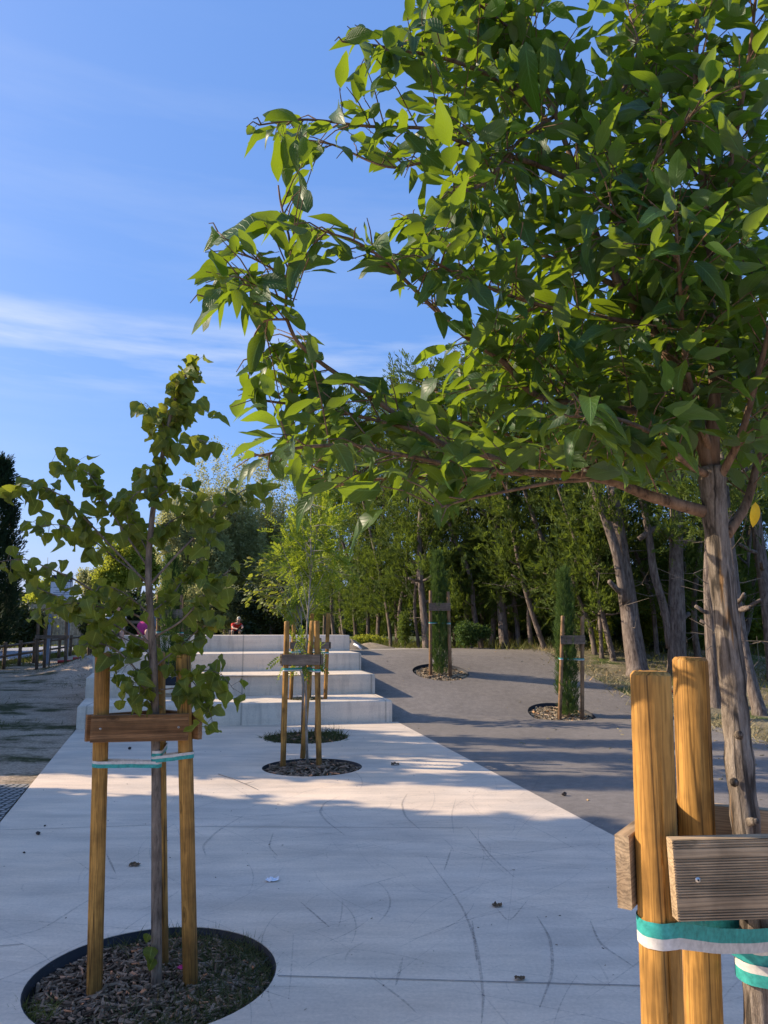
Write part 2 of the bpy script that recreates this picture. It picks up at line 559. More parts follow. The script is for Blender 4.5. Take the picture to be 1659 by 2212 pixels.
def empty(name, label, cat, loc=(0, 0, 0), group=None):
    o = bpy.data.objects.new(name, None)
    C.objects.link(o)
    o.empty_display_size = 0.1
    o.location = [float(a) for a in loc]
    tag(o, label, cat, group)
    return o


def tag(o, label, cat, group=None, kind=None):
    o['label'] = label
    o['category'] = cat
    if group:
        o['group'] = group
    if kind:
        o['kind'] = kind
    return o


def struct(o):
    o['kind'] = 'structure'
    return o


def sharp(o, ang=35):
    me = o.data
    me.set_sharp_from_angle(angle=R(ang))


# instanced leaf cloud -> one mesh
def cloud(name, tmpls, pos, Rm, scale, tint, material, parent=None, smooth=False, which=None, origin=(0, 0, 0)):
    pos = np.asarray(pos, float) - np.asarray(origin, float)
    N = len(pos)
    if which is None:
        which = RNG.integers(0, len(tmpls), N)
    Vs, Fs, Ts, Ws, off = [], [], [], [], 0
    for k, tm_ in enumerate(tmpls):
        tv, tf = tm_[0], tm_[1]
        ix = np.nonzero(which == k)[0]
        if len(ix) == 0:
            continue
        v = np.einsum('nij,mj->nmi', Rm[ix], tv) * scale[ix][:, None, None] + pos[ix][:, None, :]
        n, m = v.shape[0], v.shape[1]
        f = tf[None, :, :] + (np.arange(n) * m)[:, None, None] + off
        Vs.append(v.reshape(-1, 3))
        Fs.append(f.reshape(-1, tf.shape[1]))
        Ts.append(np.repeat(tint[ix], m))
        if len(tm_) > 2:
            Ws.append(np.tile(tm_[2], (n, 1)))
        off += n * m
    V = np.concatenate(Vs)
    Fa = np.concatenate(Fs)
    Ta = np.concatenate(Ts)
    me = bpy.data.meshes.new(name)
    me.vertices.add(len(V))
    me.vertices.foreach_set('co', V.astype(np.float32).ravel())
    ns = Fa.shape[1]
    me.loops.add(len(Fa) * ns)
    me.loops.foreach_set('vertex_index', Fa.astype(np.int32).ravel())
    me.polygons.add(len(Fa))
    me.polygons.foreach_set('loop_start', (np.arange(len(Fa)) * ns).astype(np.int32))
    me.polygons.foreach_set('use_smooth', np.full(len(Fa), smooth))
    me.materials.append(material)
    a = me.attributes.new('tint', 'FLOAT', 'POINT')
    a.data.foreach_set('value', Ta.astype(np.float32))
    if Ws:
        Wa = np.concatenate(Ws)
        for j, nm in enumerate(('rib', 'along')):
            a = me.attributes.new(nm, 'FLOAT', 'POINT')
            a.data.foreach_set('value', Wa[:, j].astype(np.float32))
    me.update(calc_edges=True)
    return mk(name, me, parent)


def norm(a):
    return a / (np.linalg.norm(a, axis=-1, keepdims=True) + 1e-9)


def frames(d, up):          # x axis = d, z axis ~ up
    d = norm(np.asarray(d, float))
    up = np.asarray(up, float)
    y = norm(np.cross(up, d))
    z = np.cross(d, y)
    return np.stack((d, y, z), -1)


def randdir(n):
    return norm(RNG.normal(size=(n, 3)))


def blade(length_n, wfun, curl, fold, wave=0.0, wid=1.0, twist=0.0):
    V, Fc, W = [], [], []
    n = length_n
    for i in range(n + 1):
        x = i / n
        w = wfun(x) * wid
        for s in (-1, 0, 1):
            z = -curl * x * x + fold * abs(s) * w + wave * math.sin(x * 9 + s * 2) * abs(s) * w
            y = s * w
            ca, sa = math.cos(twist * x), math.sin(twist * x)
            yy, zz = y * ca - (z + curl * x * x) * sa, y * sa + (z + curl * x * x) * ca - curl * x * x
            V.append((x * (1 - 0.25 * abs(curl) * x), yy, zz))
            W.append((abs(s), x))
    for i in range(n):
        for s in (0, 1):
            a = i * 3 + s
            Fc.append((a, a + 3, a + 4, a + 1))
    return np.array(V), np.array(Fc), np.array(W, float)


def oval(x):
    return 0.188 * math.sin(math.pi * min(1, max(0, x)) ** 0.85) ** 0.75 + 0.004


def heart(x):
    return 0.50 * (max(0.0, 1 - x) ** 0.62) * (min(1, x * 5 + 0.35) ** 0.6) + 0.003


LEAF_OVAL = [blade(7, oval, c, f, w, wd, tw) for c, f, w, wd, tw in ((0.15, 0.25, 0.1, 1, 0.2), (0.4, 0.4, 0.15, 0.95, -0.4), (0.65, 0.3, 0.25, 0.9, 0.5), (0.05, 0.5, 0.2, 1.15, 0.1), (0.3, 0.15, 0.3, 1.2, -0.7), (-0.15, 0.45, 0.2, 1.0, 0.3))]
LEAF_HEART = [blade(6, heart, c, f, w, wd, tw) for c, f, w, wd, tw in ((0.3, 0.4, 0.3, 1, 0.3), (0.6, 0.5, 0.3, 1.0, -0.5), (0.15, 0.3, 0.35, 1.05, 0.2), (0.45, -0.4, 0.35, 1.05, 0.6), (0.8, 0.6, 0.3, .95, .4))]


def quadleaf(l=1.0, w=0.5, z=0.0):
    V = np.array([(0, 0, 0), (l * 0.5, w * 0.5, z), (l, 0, 0), (l * 0.5, -w * 0.5, z)], float)
    return V, np.array([(0, 1, 2, 3)])


def multi(parts):
    Vs, Fs, o = [], [], 0
    for V, Fc in parts:
        Vs.append(V)
        Fs.append(Fc + o)
        o += len(V)
    return np.concatenate(Vs), np.concatenate(Fs)


def xf(V, Rm, t):
    return V @ np.asarray(Rm).T + np.asarray(t)


def rotz(a):
    return np.array([(math.cos(a), -math.sin(a), 0), (math.sin(a), math.cos(a), 0), (0, 0, 1)])


def rotx(a):
    return np.array([(1, 0, 0), (0, math.cos(a), -math.sin(a)), (0, math.sin(a), math.cos(a))])


def roty(a):
    return np.array([(math.cos(a), 0, math.sin(a)), (0, 1, 0), (-math.sin(a), 0, math.cos(a))])


def spray_tmpl(seed, n=13, spread=0.6, lw=(0.3, 0.075)):
    r = random.Random(seed)
    parts = []
    for i in range(n):
        x = i / (n - 1) * 0.75
        side = 1 if i % 2 else -1
        ang = side * r.uniform(0.25, spread) * (1.15 - x)
        l = lw[0] * (1.1 - 0.5 * x) * r.uniform(0.7, 1.25)
        V, Fc = quadleaf(l, lw[1] * r.uniform(0.7, 1.3), 0.01)
        V = xf(V, rotz(ang) @ roty(r.uniform(-0.5, 0.35)) @ rotx(r.uniform(-0.8, 0.8)), (x, side * 0.02, -0.12 * x * x + r.uniform(-0.04, 0.04)))
        parts.append((V, Fc))
    return multi(parts)


SPRAY = [spray_tmpl(i) for i in range(5)]
SPRAY_YOUNG = [spray_tmpl(20 + i, 11, 0.4, (0.4, 0.05)) for i in range(4)]


def pinnate_tmpl(seed, n=13):
    r = random.Random(seed)
    parts = []
    for i in range(n):
        x = 0.12 + 0.85 * (i // 2) / (n // 2)
        side = 1 if i % 2 else -1
        if i == n - 1:
            ang = 0
        else:
            ang = side * 1.05
        V, Fc = quadleaf(0.26, 0.14, 0.02)
        V = xf(V, rotz(ang) @ rotx(r.uniform(-0.5, 0.5)), (x, 0, -0.3 * x * x))
        parts.append((V, Fc))
    return multi(parts)


PINNATE = [pinnate_tmpl(i) for i in range(4)]


def clump_tmpl(seed, n=8, size=0.5):
    r = random.Random(seed)
    parts = []
    for i in range(n):
        V, Fc = quadleaf(r.uniform(0.7, 1.2) * size, size * r.uniform(0.45, 0.75), 0.06 * size)
        V = xf(V, rotz(r.uniform(0, 6.28)) @ roty(r.uniform(-1.2, 1.2)) @ rotx(r.uniform(-1.5, 1.5)), (r.uniform(-0.6, 0.6), r.uniform(-0.6, 0.6), r.uniform(-0.6, 0.6)))
        parts.append((V, Fc))
    return multi(parts)


CLUMP = [clump_tmpl(i) for i in range(5)]


def chip_tmpl(seed):
    r = random.Random(seed)
    l, w, t = 1, r.uniform(0.14, 0.34), r.uniform(0.03, 0.09)
    V = []
    for z in (-t, t):
        for (x, y) in ((-0.5, -w / 2), (0.5, -w / 2 * r.uniform(0.3, 1)), (0.5, w / 2 * r.uniform(0.3, 1)), (-0.5, w / 2)):
            V.append((x + r.uniform(-.08, .08), y, z + 0.12 * x * r.uniform(-1, 1)))
    return np.array(V), np.array([(3, 2, 1, 0), (4, 5, 6, 7), (0, 1, 5, 4), (1, 2, 6, 5), (2, 3, 7, 6), (3, 0, 4, 7)])


CHIP = [chip_tmpl(i) for i in range(6)]


def inpoly(x, y, poly):
    c = False
    n = len(poly)
    j = n - 1
    for i in range(n):
        xi, yi = poly[i][0], poly[i][1]
        xj, yj = poly[j][0], poly[j][1]
        if (yi > y) != (yj > y) and x < (xj - xi) * (y - yi) / (yj - yi) + xi:
            c = not c
        j = i
    return c


def inpoly_np(pts, poly):
    x, y = pts[:, 0], pts[:, 1]
    c = np.zeros(len(pts), bool)
    n = len(poly)
    j = n - 1
    for i in range(n):
        xi, yi = poly[i][0], poly[i][1]
        xj, yj = poly[j][0], poly[j][1]
        cond = ((yi > y) != (yj > y)) & (x < (xj - xi) * (y - yi) / ((yj - yi) + 1e-12) + xi)
        c ^= cond
        j = i
    return c


def densify(poly, step):
    out = []
    for i in range(len(poly)):
        a = np.array(poly[i][:2], float)
        b = np.array(poly[(i + 1) % len(poly)][:2], float)
        n = max(1, int(np.linalg.norm(b - a) / step))
        for k in range(n):
            out.append(tuple(a + (b - a) * k / n))
    return out


def circle(c, r, n=56, sq=1.0):
    return [(c[0] + r * math.cos(2 * math.pi * k / n), c[1] + r * sq * math.sin(2 * math.pi * k / n)) for k in range(n)]


def sheet(name, outer, holes, step, zf, material, parent=None, thick=0.0):
    outer = densify(outer, step)
    pts = [Vector(p) for p in outer]
    edges = [(i, (i + 1) % len(outer)) for i in range(len(outer))]
    for h in holes:
        o = len(pts)
        pts += [Vector(p) for p in h]
        edges += [(o + i, o + (i + 1) % len(h)) for i in range(len(h))]
    xs = [p[0] for p in outer]
    ys = [p[1] for p in outer]
    gx = np.arange(min(xs) + step * .5, max(xs), step)
    gy = np.arange(min(ys) + step * .5, max(ys), step)
    gp = np.array([(x, y) for x in gx for y in gy])
    if len(gp):
        ok = inpoly_np(gp, outer)
        for h in holes:
            ok &= ~inpoly_np(gp, h)
        pts += [Vector(p) for p in gp[ok]]
    vo, eo, fo, *_ = delaunay_2d_cdt(pts, edges, [], 0, 1e-5)
    faces = []
    for f in fo:
        cx = sum(vo[i][0] for i in f) / len(f)
        cy = sum(vo[i][1] for i in f) / len(f)
        if inpoly(cx, cy, outer) and not any(inpoly(cx, cy, h) for h in holes):
            faces.append(tuple(f))
    mb = MB()
    V = [(p[0], p[1], zf(p[0], p[1])) for p in vo]
    # orient upward
    ff = []
    for f in faces:
        a, b, c = (Vector(V[i]) for i in f[:3])
        ff.append(f if (b - a).cross(c - a).z > 0 else tuple(reversed(f)))
    mb.add(V, ff)
    if thick:
        for loop in [outer] + list(holes):
            n = len(loop)
            top = [(p[0], p[1], zf(p[0], p[1])) for p in loop]
            bot = [(p[0], p[1], zf(p[0], p[1]) - thick) for p in loop]
            # loops are ccw for outer; for holes the wall faces inward
            fs = [(i, n + i, n + (i + 1) % n, (i + 1) % n) for i in range(n)]
            mb.add(top + bot, fs)
    return mb.build(name, material, parent, smooth=True) if not thick else mb.build(name, material, parent, smooth=False)


# ------------------------------------------------------------------ ground plan
zero = lambda x, y: 0.0
PIT_N = np.array((-1.08, 3.78))
PIT_M = np.array((-0.85, 9.13))
PIT_R = np.array((1.22, 1.86))
g = G(661, 1593)
PIT_2 = np.array((g[0], g[1]))
PR = 0.585
pits_slab = [(PIT_N, 0.568), (PIT_M, 0.59), (PIT_R, 0.56), (PIT_2, 0.62)]

front_R = O
front_L = O - CX * 5.26
slabR_far = O + CX * 0.10
R_edge = [slabR_far + (-LX) * k for k in (0, 4.0, 8.0, 13.0, 19.0)]
L_edge = [front_L + np.array((0.29, -0.957)) * k for k in (0, 3.0, 6.1, 12.0, 20.0)]
slab_poly = [tuple(p) for p in L_edge] + [tuple(p) for p in reversed(R_edge)]
struct(sheet('concrete_slab', slab_poly, [circle(c, r) for c, r in pits_slab], 0.8, zero, M['slab'], thick=0.14))

# asphalt: between the right edge of the slab and steps, and the verge
step_side = [O + LX * (ST * k) for k in range(5)]
hA = hit(952, 1452)
hB = hit(1213, 1543)
PIT_A, PIT_B = hA[:2], hB[:2]
verge_edge = [hit(x, y)[:2] for x, y in ((1150, 1401), (1205, 1427), (1330, 1490), (1500, 1556), (1659, 1603), (1800, 1640))]
back_edge = [hit(x, y)[:2] for x, y in ((800, 1404), (900, 1402), (1010, 1400))]
asp_poly = [tuple(p) for p in reversed(R_edge[0:])]
asp_poly += [tuple(p) for p in step_side[0:5]]
asp_poly += [tuple(O + LX * (ST * 4) + CX * 1.0)] + [tuple(p) for p in back_edge[1:]] + [tuple(p) for p in verge_edge]
asp_poly += [(14, 9), (16, -6)]
asp = sheet('asphalt_path', asp_poly, [circle(PIT_A, 0.62), circle(PIT_B, 0.62)], 0.45, lambda x, y: T(x, y) + 0.0, M['asphalt'], thick=0.14)
struct(asp)

# ground everywhere else, lower than the paved sheets
def zground(x, y):
    return T(x, y) - 0.16

xs = sorted(set([-400, -200, -110, -70, -50] + list(np.arange(-36, 30, 1.5)) + [30, 40, 60, 100, 200, 400]))
ys = sorted(set(list(np.arange(-12, 50, 1.5)) + [50, 60, 75, 100, 150, 250, 450, 800]))
mb = MB()
V = [(x, y, zground(x, y)) for y in ys for x in xs]
nx = len(xs)
mb.add(V, [(j * nx + i, j * nx + i + 1, (j + 1) * nx + i + 1, (j + 1) * nx + i) for j in range(len(ys) - 1) for i in range(nx - 1)])
struct(mb.build('ground', M['ground']))

# gravel yard on the left
left_side = [front_L + np.array((-0.30, 0.954)) * (ST * k) for k in range(5)]
gpoly = [tuple(p) for p in reversed(L_edge)] + [tuple(p) for p in left_side] + [(-8.0, 26.5), (-11.9, 30), (-12.3, 24), (-12.0, 14), (-12, 0), (-10, -8)]
comb_poly = [tuple(front_L + np.array((0.29, -0.957)) * k) for k in (4.55, 9.5)]
comb_out = [(L_edge[0] + np.array((0.29, -0.957)) * 9.5 + np.array((-3.5, -1.2))), (L_edge[0] + np.array((0.29, -0.957)) * 4.55 + np.array((-3.5, -0.3)))]
struct(sheet('gravel_yard', gpoly, [], 0.7, lambda x, y: T(x, y) - 0.022 + 0.02 * math.sin(x * 2.1 + y) * math.sin(y * 1.7), M['gravel']))
cp = [tuple(front_L + np.array((0.29, -0.957)) * k + np.array((-0.01, 0))) for k in (4.55, 9.5)] + [tuple(p) for p in comb_out]
struct(sheet('honeycomb_paving', cp, [], 0.5, lambda x, y: T(x, y) + 0.005, M['comb']))

# verge on the right and pale path on the plateau
vpoly = [tuple(p) for p in verge_edge] + [(14.05, 9.05), (20, 12), (14, 17.5), (9.0, 19.5), tuple(hit(1150, 1396)[:2] + np.array((0.5, 2.0)))]
struct(sheet('verge', vpoly, [], 0.45, lambda x, y: T(x, y) - 0.006 + 0.015 * math.sin(5 * x) * math.sin(4 * y), M['verge']))
b0 = O + LX * (ST * 4) + CX * 1.0
ppoly = [tuple(O + LX * (ST * 4) + LX * 0.02), tuple(b0)] + [tuple(p) for p in back_edge[1:]] + [tuple(verge_edge[0]), tuple(hit(1150, 1396)[:2] + np.array((0.4, 1.5))), (1.6, 21.6), (-3, 24.5), (-10, 27), (-9.9, 24), tuple(left_side[4] + LX * .05)]
struct(sheet('gravel_path', ppoly, [], 0.8, lambda x, y: T(x, y) - 0.012, M['path']))
struct(sheet('road', [(-13.6, 18), (-12.9, 18), (-13.2, 60), (-17, 60), (-17, 18)], [], 2.0, lambda x, y: T(x, y) + 0.03, M['road']))

# slab joints and scuff marks are parts of the slab
slab = bpy.data.objects['concrete_slab']


def strip(mb, pts, w, z=0.004, tint=0.5, taper=True):
    pts = [np.array(p[:2], float) for p in pts]
    V = []
    n = len(pts)
    for i, p in enumerate(pts):
        d = pts[min(n - 1, i + 1)] - pts[max(0, i - 1)]
        d /= np.linalg.norm(d) + 1e-9
        nrm = np.array((-d[1], d[0]))
        ww = w * (0.25 + 0.75 * math.sin(math.pi * (i + 0.3) / (n - 0.4)) if taper else 1) / 2
        V += [(*(p + nrm * ww), z), (*(p - nrm * ww), z)]
    mb.add(V, [(2 * i + 1, 2 * i + 3, 2 * i + 2, 2 * i) for i in range(n - 1)], 0, tint)


mb = MB()
for (a, b) in (((600, 2109), (1445, 2132)), ((-100, 1797), (330, 1783)), ((390, 1786), (1000, 1789))):
    strip(mb, [G(*a), G(*b)], 0.006, 0.004, 0.5, False)
strip(mb, [G(-60, 2050), G(50, 2040)], 0.005, 0.004, .5, False)
mb.build('expansion_joint', M['joint'], slab)

mb = MB()
rs = random.Random(5)


def Gd(x, y):
    return G(x, y)[:2]


# scuffs traced from the photo
for pl, w, t in (
    ([(735, 1720), (700, 1735), (690, 1755), (705, 1775), (745, 1805)], .02, .55),
    ([(880, 1715), (867, 1735), (875, 1765), (910, 1795)], .018, .6),
    ([(985, 1725), (975, 1760), (980, 1800)], .012, .4),
    ([(1008, 1785), (1060, 1850), (1110, 1895)], .014, .55), ([(920, 1850), (1000, 1960), (1030, 2040), (1045, 2150), (1040, 2212)], .016, .55),
    ([(650, 1950), (712, 2004)], .012, .8), ([(1160, 1980), (1190, 2030), (1195, 2100), (1165, 2180)], .016, .6),
    ([(1275, 1990), (1295, 2040), (1370, 2090)], .014, .6), ([(975, 1835), (960, 1880)], .014, .6), ([(870, 2070), (855, 2130)], .016, .5),
    ([(1070, 1960), (1100, 1995), (1140, 1945)], .01, .55), ([(230, 1845), (250, 1888)], .014, .7), ([(0, 2030), (90, 2010), (190, 1945), (280, 1905)], .012, .45),
    ([(-60, 2140), (60, 2095), (190, 2030)], .012, .4), ([(445, 1850), (437, 1828), (470, 1795), (530, 1760)], .02, .5), ([(600, 1850), (580, 1830), (590, 1800)], .014, .5),
    ([(1020, 1990), (1030, 2080)], .014, .6), ([(800, 2110), (870, 2160), (900, 2190)], .012, .5), ([(840, 1780), (1010, 1770)], .012, .4), ([(620, 1800), (850, 1775)], .01, .35),
    ([(1090, 1760), (1180, 1800), (1270, 1850)], .01, .4), ([(960, 1700), (1060, 1670), (1150, 1640)], .012, .35), ([(1300, 1765), (1250, 1800)], .01, .4)):
    pts = [Gd(*p) for p in pl]
    # smooth
    q = []
    for i in range(len(pts) - 1):
        for k in range(5):
            q.append(pts[i] + (pts[i + 1] - pts[i]) * k / 5)
    q.append(pts[-1])
    for _ in range(2):
        q = [q[0]] + [(q[i - 1] + 2 * q[i] + q[i + 1]) / 4 for i in range(1, len(q) - 1)] + [q[-1]]
    strip(mb, q, w, 0.003, t)
for _ in range(420):
    y = rs.uniform(3.0, 8.2)
    x = rs.uniform(-1.6 - 0.1 * y, 1.9 - 0.0 * y) + rs.gauss(0.2, .3)
    a = rs.uniform(0, math.pi)
    l = rs.choice((.15, .25, .4, .7, 1.2))
    k = rs.uniform(-0.9, 0.9)
    q = []
    for i in range(9):
        s_ = i / 8
        q.append(np.array((x, y)))
        x += math.cos(a) * l / 8
        y += math.sin(a) * l / 8
        a += k / 8
    strip(mb, q, rs.choice((.004, .006, .008, .012)), 0.0018 + 0.0008 * rs.random(), rs.uniform(.14, .5))
o = mb.build('scuff_marks', M['scuff'], slab)
o['kind'] = 'stuff'

# ------------------------------------------------------------------ concrete bleacher steps
g = G(620, 1506, SH)
g1 = hit(0, 0) if False else None
pit_t1 = np.array(G(661, 1509, SH)[:2])
pit_t2 = np.array(G(366, 1462, 2 * SH)[:2]) + np.array((0, 0.35))
bl = empty('concrete_bleacher', 'four wide pale concrete seating steps rising beyond the paved slab', 'steps', (O[0], O[1], 0))


def step_mesh(k):
    z0 = (k - 1) * SH - (0.14 if k == 1 else -0.0)
    z1 = k * SH
    fr = O + LX * (ST * (k - 1))
    fl = front_L + np.array((-0.30, 0.954)) * (ST * (k - 1))
    depth = ST * (5 - k) - 0.3 if k < 5 else 1
    if k == 4:
        depth = 1.35
    br = fr + LX * depth
    bl_ = fl + np.array((-0.30, 0.954)) * depth
    poly = [fl, fr, br, bl_]
    holes = []
    if k == 1:
        holes = [circle(pit_t1, 0.36)]
        # keep tread 1 only as deep as it shows plus the hidden bed of the next step
    if k == 2:
        holes = [circle(pit_t2, 0.32)]
    r = 0.028
    cen = sum(poly) / 4

    def inset(d):
        out = []
        n = 4
        for i in range(n):
            a, b, c = poly[i - 1], poly[i], poly[(i + 1) % n]
            e1 = (b - a) / np.linalg.norm(b - a)
            e2 = (c - b) / np.linalg.norm(c - b)
            n1 = np.array((-e1[1], e1[0]))
            n2 = np.array((-e2[1], e2[0]))
            m_ = (n1 + n2)
            m_ /= np.linalg.norm(m_)
            out.append(b + m_ * d / max(.3, m_.dot(n1)))
        return out
    mb = MB()
    loops = []
    for d, z in ((0, z0), (0, z1 - r), (r * .15, z1 - r * .5), (r * .5, z1 - r * .15), (r, z1)):
        loops.append([(*p, z) for p in inset(d)])
    V = [p for l in loops for p in l]
    fs = []
    for i in range(len(loops) - 1):
        for j in range(4):
            fs.append((i * 4 + j, i * 4 + (j + 1) % 4, (i + 1) * 4 + (j + 1) % 4, (i + 1) * 4 + j))
    mb.add(V, fs)
    pts = [Vector(p) for p in inset(r)]
    ed = [(i, (i + 1) % 4) for i in range(4)]
    for h in holes:
        o_ = len(pts)
        pts += [Vector(p) for p in h]
        ed += [(o_ + i, o_ + (i + 1) % len(h)) for i in range(len(h))]
    vo, eo, fo, *_ = delaunay_2d_cdt(pts, ed, [], 0, 1e-5)
    ff = []
    for f in fo:
        cx = sum(vo[i][0] for i in f) / len(f)
        cy = sum(vo[i][1] for i in f) / len(f)
        if not any(inpoly(cx, cy, h) for h in holes):
            a, b, c = (Vector((*vo[i], 0)) for i in f[:3])
            ff.append(tuple(f) if (b - a).cross(c - a).z > 0 else tuple(reversed(f)))
    mb.add([(p[0], p[1], z1) for p in vo], ff)
    for h in holes:
        n = len(h)
        mb.add([(*p, z1) for p in h] + [(*p, z1 - .3) for p in h], [(i, n + i, n + (i + 1) % n, (i + 1) % n) for i in range(n)])
    ob = mb.build('step', M['step'], bl, smooth=True)
    ob.matrix_parent_inverse = Matrix.Translation((-O[0], -O[1], 0))
    sharp(ob, 50)


for k in (1, 2, 3, 4):
    step_mesh(k)


def unparent_shift(o, root):
    o.matrix_parent_inverse = Matrix.Translation(-root.location)
    return o


# ------------------------------------------------------------------ pits: edging ring, soil, mulch, grass
def pit(c, r, z, label, soil_drop=0.05, zf=None, chips=250, mat_chip='mulch', chip_len=(0.03, 0.09), lg='tree pit', tall=0):
    zf = zf or (lambda x, y: z)
    e = empty('tree_pit', label, 'tree pit', (c[0], c[1], zf(c[0], c[1])))
    n = 56
    mb = MB()
    V = []
    for rr, dz in ((r + 0.001, -0.16), (r + 0.001, -0.003), (r - 0.006, -0.003), (r - 0.007, -0.16)):
        for (x, y) in circle((0, 0), rr, n):
            V.append((x, y, zf(c[0] + x, c[1] + y) - zf(c[0], c[1]) + dz))
    fs = []
    for i in range(3):
        for j in range(n):
            fs.append((i * n + j, i * n + (j + 1) % n, (i + 1) * n + (j + 1) % n, (i + 1) * n + j))
    mb.add(V, fs)
    mb.build('edging_ring', M['rubber'], e)
    # soil bed
    mb = MB()
    V = [(0, 0, -soil_drop + 0.03)]
    rings = (0.3, 0.6, 0.85, 1.0)
    for q in rings:
        for (x, y) in circle((0, 0), (r - 0.01) * q, 28):
            h = -soil_drop + 0.03 * (1 - q) + random.uniform(-.008, .008)
            V.append((x, y, zf(c[0] + x, c[1] + y) - zf(c[0], c[1]) + h))
    fs = [(0, 1 + j, 1 + (j + 1) % 28) for j in range(28)]
    for i in range(3):
        for j in range(28):
            a = 1 + i * 28
            fs.append((a + j, a + 28 + j, a + 28 + (j + 1) % 28, a + (j + 1) % 28))
    mb.add(V, fs)
    mb.build('soil_bed', M['soil'], e)
    # mulch (stuff)
    rr = (r - 0.04) * np.sqrt(RNG.random(chips))
    th = RNG.random(chips) * 2 * np.pi
    pos = np.stack((c[0] + rr * np.cos(th), c[1] + rr * np.sin(th), np.zeros(chips)), -1)
    for i in range(chips):
        pos[i, 2] = zf(pos[i, 0], pos[i, 1]) - soil_drop + 0.03 * (1 - rr[i] / r) + RNG.random() * 0.018
    d = norm(np.stack((RNG.normal(size=chips), RNG.normal(size=chips), RNG.normal(size=chips) * 0.22), -1))
    up = norm(np.stack((RNG.normal(size=chips) * .35, RNG.normal(size=chips) * .35, np.ones(chips)), -1))
    s = RNG.uniform(chip_len[0], chip_len[1], chips) * np.where(RNG.random(chips) < .12, 1.5, 1)
    o = cloud('wood_mulch', CHIP, pos, frames(d, up), s, RNG.random(chips), M[mat_chip], origin=(c[0], c[1], 0))
    o.location = (c[0], c[1], 0)
    o['kind'] = 'stuff'
    return e


def grass_patch(name, pts, zf, length, material, width=0.006, lean=0.6, origin=None):
    pts = np.asarray(pts)
    n = len(pts)
    pos = np.stack((pts[:, 0], pts[:, 1], np.array([zf(x, y) for x, y in pts])), -1)
    d = norm(np.stack((RNG.normal(size=n) * lean, RNG.normal(size=n) * lean, np.ones(n)), -1))
    up = randdir(n)
    L = RNG.uniform(length[0], length[1], n)
    tm = []
    for cu in (0.1, 0.35, 0.6):
        tm.append(blade(3, lambda x: (1 - x) * .5 + .02, cu, 0.2, 0, width / ((length[0] + length[1]) / 2) * 1.0))
    o = cloud(name, tm, pos, frames(d, up), L, RNG.random(n), material, origin=(pts[0][0], pts[0][1], 0))
    o.location = (pts[0][0], pts[0][1], 0)
    o['kind'] = 'stuff'
    return o


def disc_pts(c, r, n, f=None):
    out = []
    while len(out) < n:
        a, q = random.uniform(0, 6.283), r * math.sqrt(random.random())
        p = (c[0] + q * math.cos(a), c[1] + q * math.sin(a))
        if f is None or f(p):
            out.append(p)
    return out


pit(PIT_N, 0.568, 0, 'round mulched tree pit with black edging in the near left of the slab', 0.055, chips=3800, chip_len=(0.012, 0.05))
pit(PIT_M, 0.59, 0, 'round mulched tree pit in the middle of the slab', 0.04, chips=700)
pit(PIT_2, 0.62, 0, 'round tree pit overgrown with weeds just before the steps', 0.02, chips=200)
pit(PIT_R, 0.56, 0, 'round tree pit under the big leafy tree in the right foreground', 0.05, chips=500)
pit(pit_t1, 0.36, SH, 'small round tree pit cut into the lowest concrete step', 0.03, chips=150, mat_chip='mulch_pale')
pit(pit_t2, 0.32, 2 * SH, 'round planting hole cut into the second concrete step', 0.03, chips=100)
pit(PIT_A, 0.62, 0, 'round tree pit with pale chips high on the asphalt slope', 0.07, zf=T, chips=1300, mat_chip='mulch_pale', chip_len=(0.025, 0.08))
pit(PIT_B, 0.62, 0, 'round tree pit with pale chips low on the asphalt slope', 0.07, zf=T, chips=1300, mat_chip='mulch_pale', chip_len=(0.025, 0.08))
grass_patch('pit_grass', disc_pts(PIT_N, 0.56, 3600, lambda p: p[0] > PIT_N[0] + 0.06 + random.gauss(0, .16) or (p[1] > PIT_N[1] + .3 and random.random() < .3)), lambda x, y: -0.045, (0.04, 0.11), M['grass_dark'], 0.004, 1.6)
grass_patch('pit_grass', disc_pts(PIT_N + np.array((-.42, -.28)), 0.10, 160), lambda x, y: -0.045, (0.04, 0.09), M['grass'], 0.005, 1.2)
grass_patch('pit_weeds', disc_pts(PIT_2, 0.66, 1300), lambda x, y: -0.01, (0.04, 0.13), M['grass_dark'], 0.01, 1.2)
grass_patch('pit_weeds', disc_pts(PIT_2 + np.array((.28, .05)), 0.30, 260), lambda x, y: 0.0, (0.08, 0.22), M['grass_dark'], 0.009, .8)
grass_patch('pit_weeds', disc_pts(PIT_M, 0.5, 150), lambda x, y: -0.03, (0.03, 0.1), M['grass_dark'], 0.006, .9)
grass_patch('pit_weeds', disc_pts(pit_t1, 0.36, 260), lambda x, y: SH - .02, (0.03, 0.09), M['grass'], 0.01, .9)

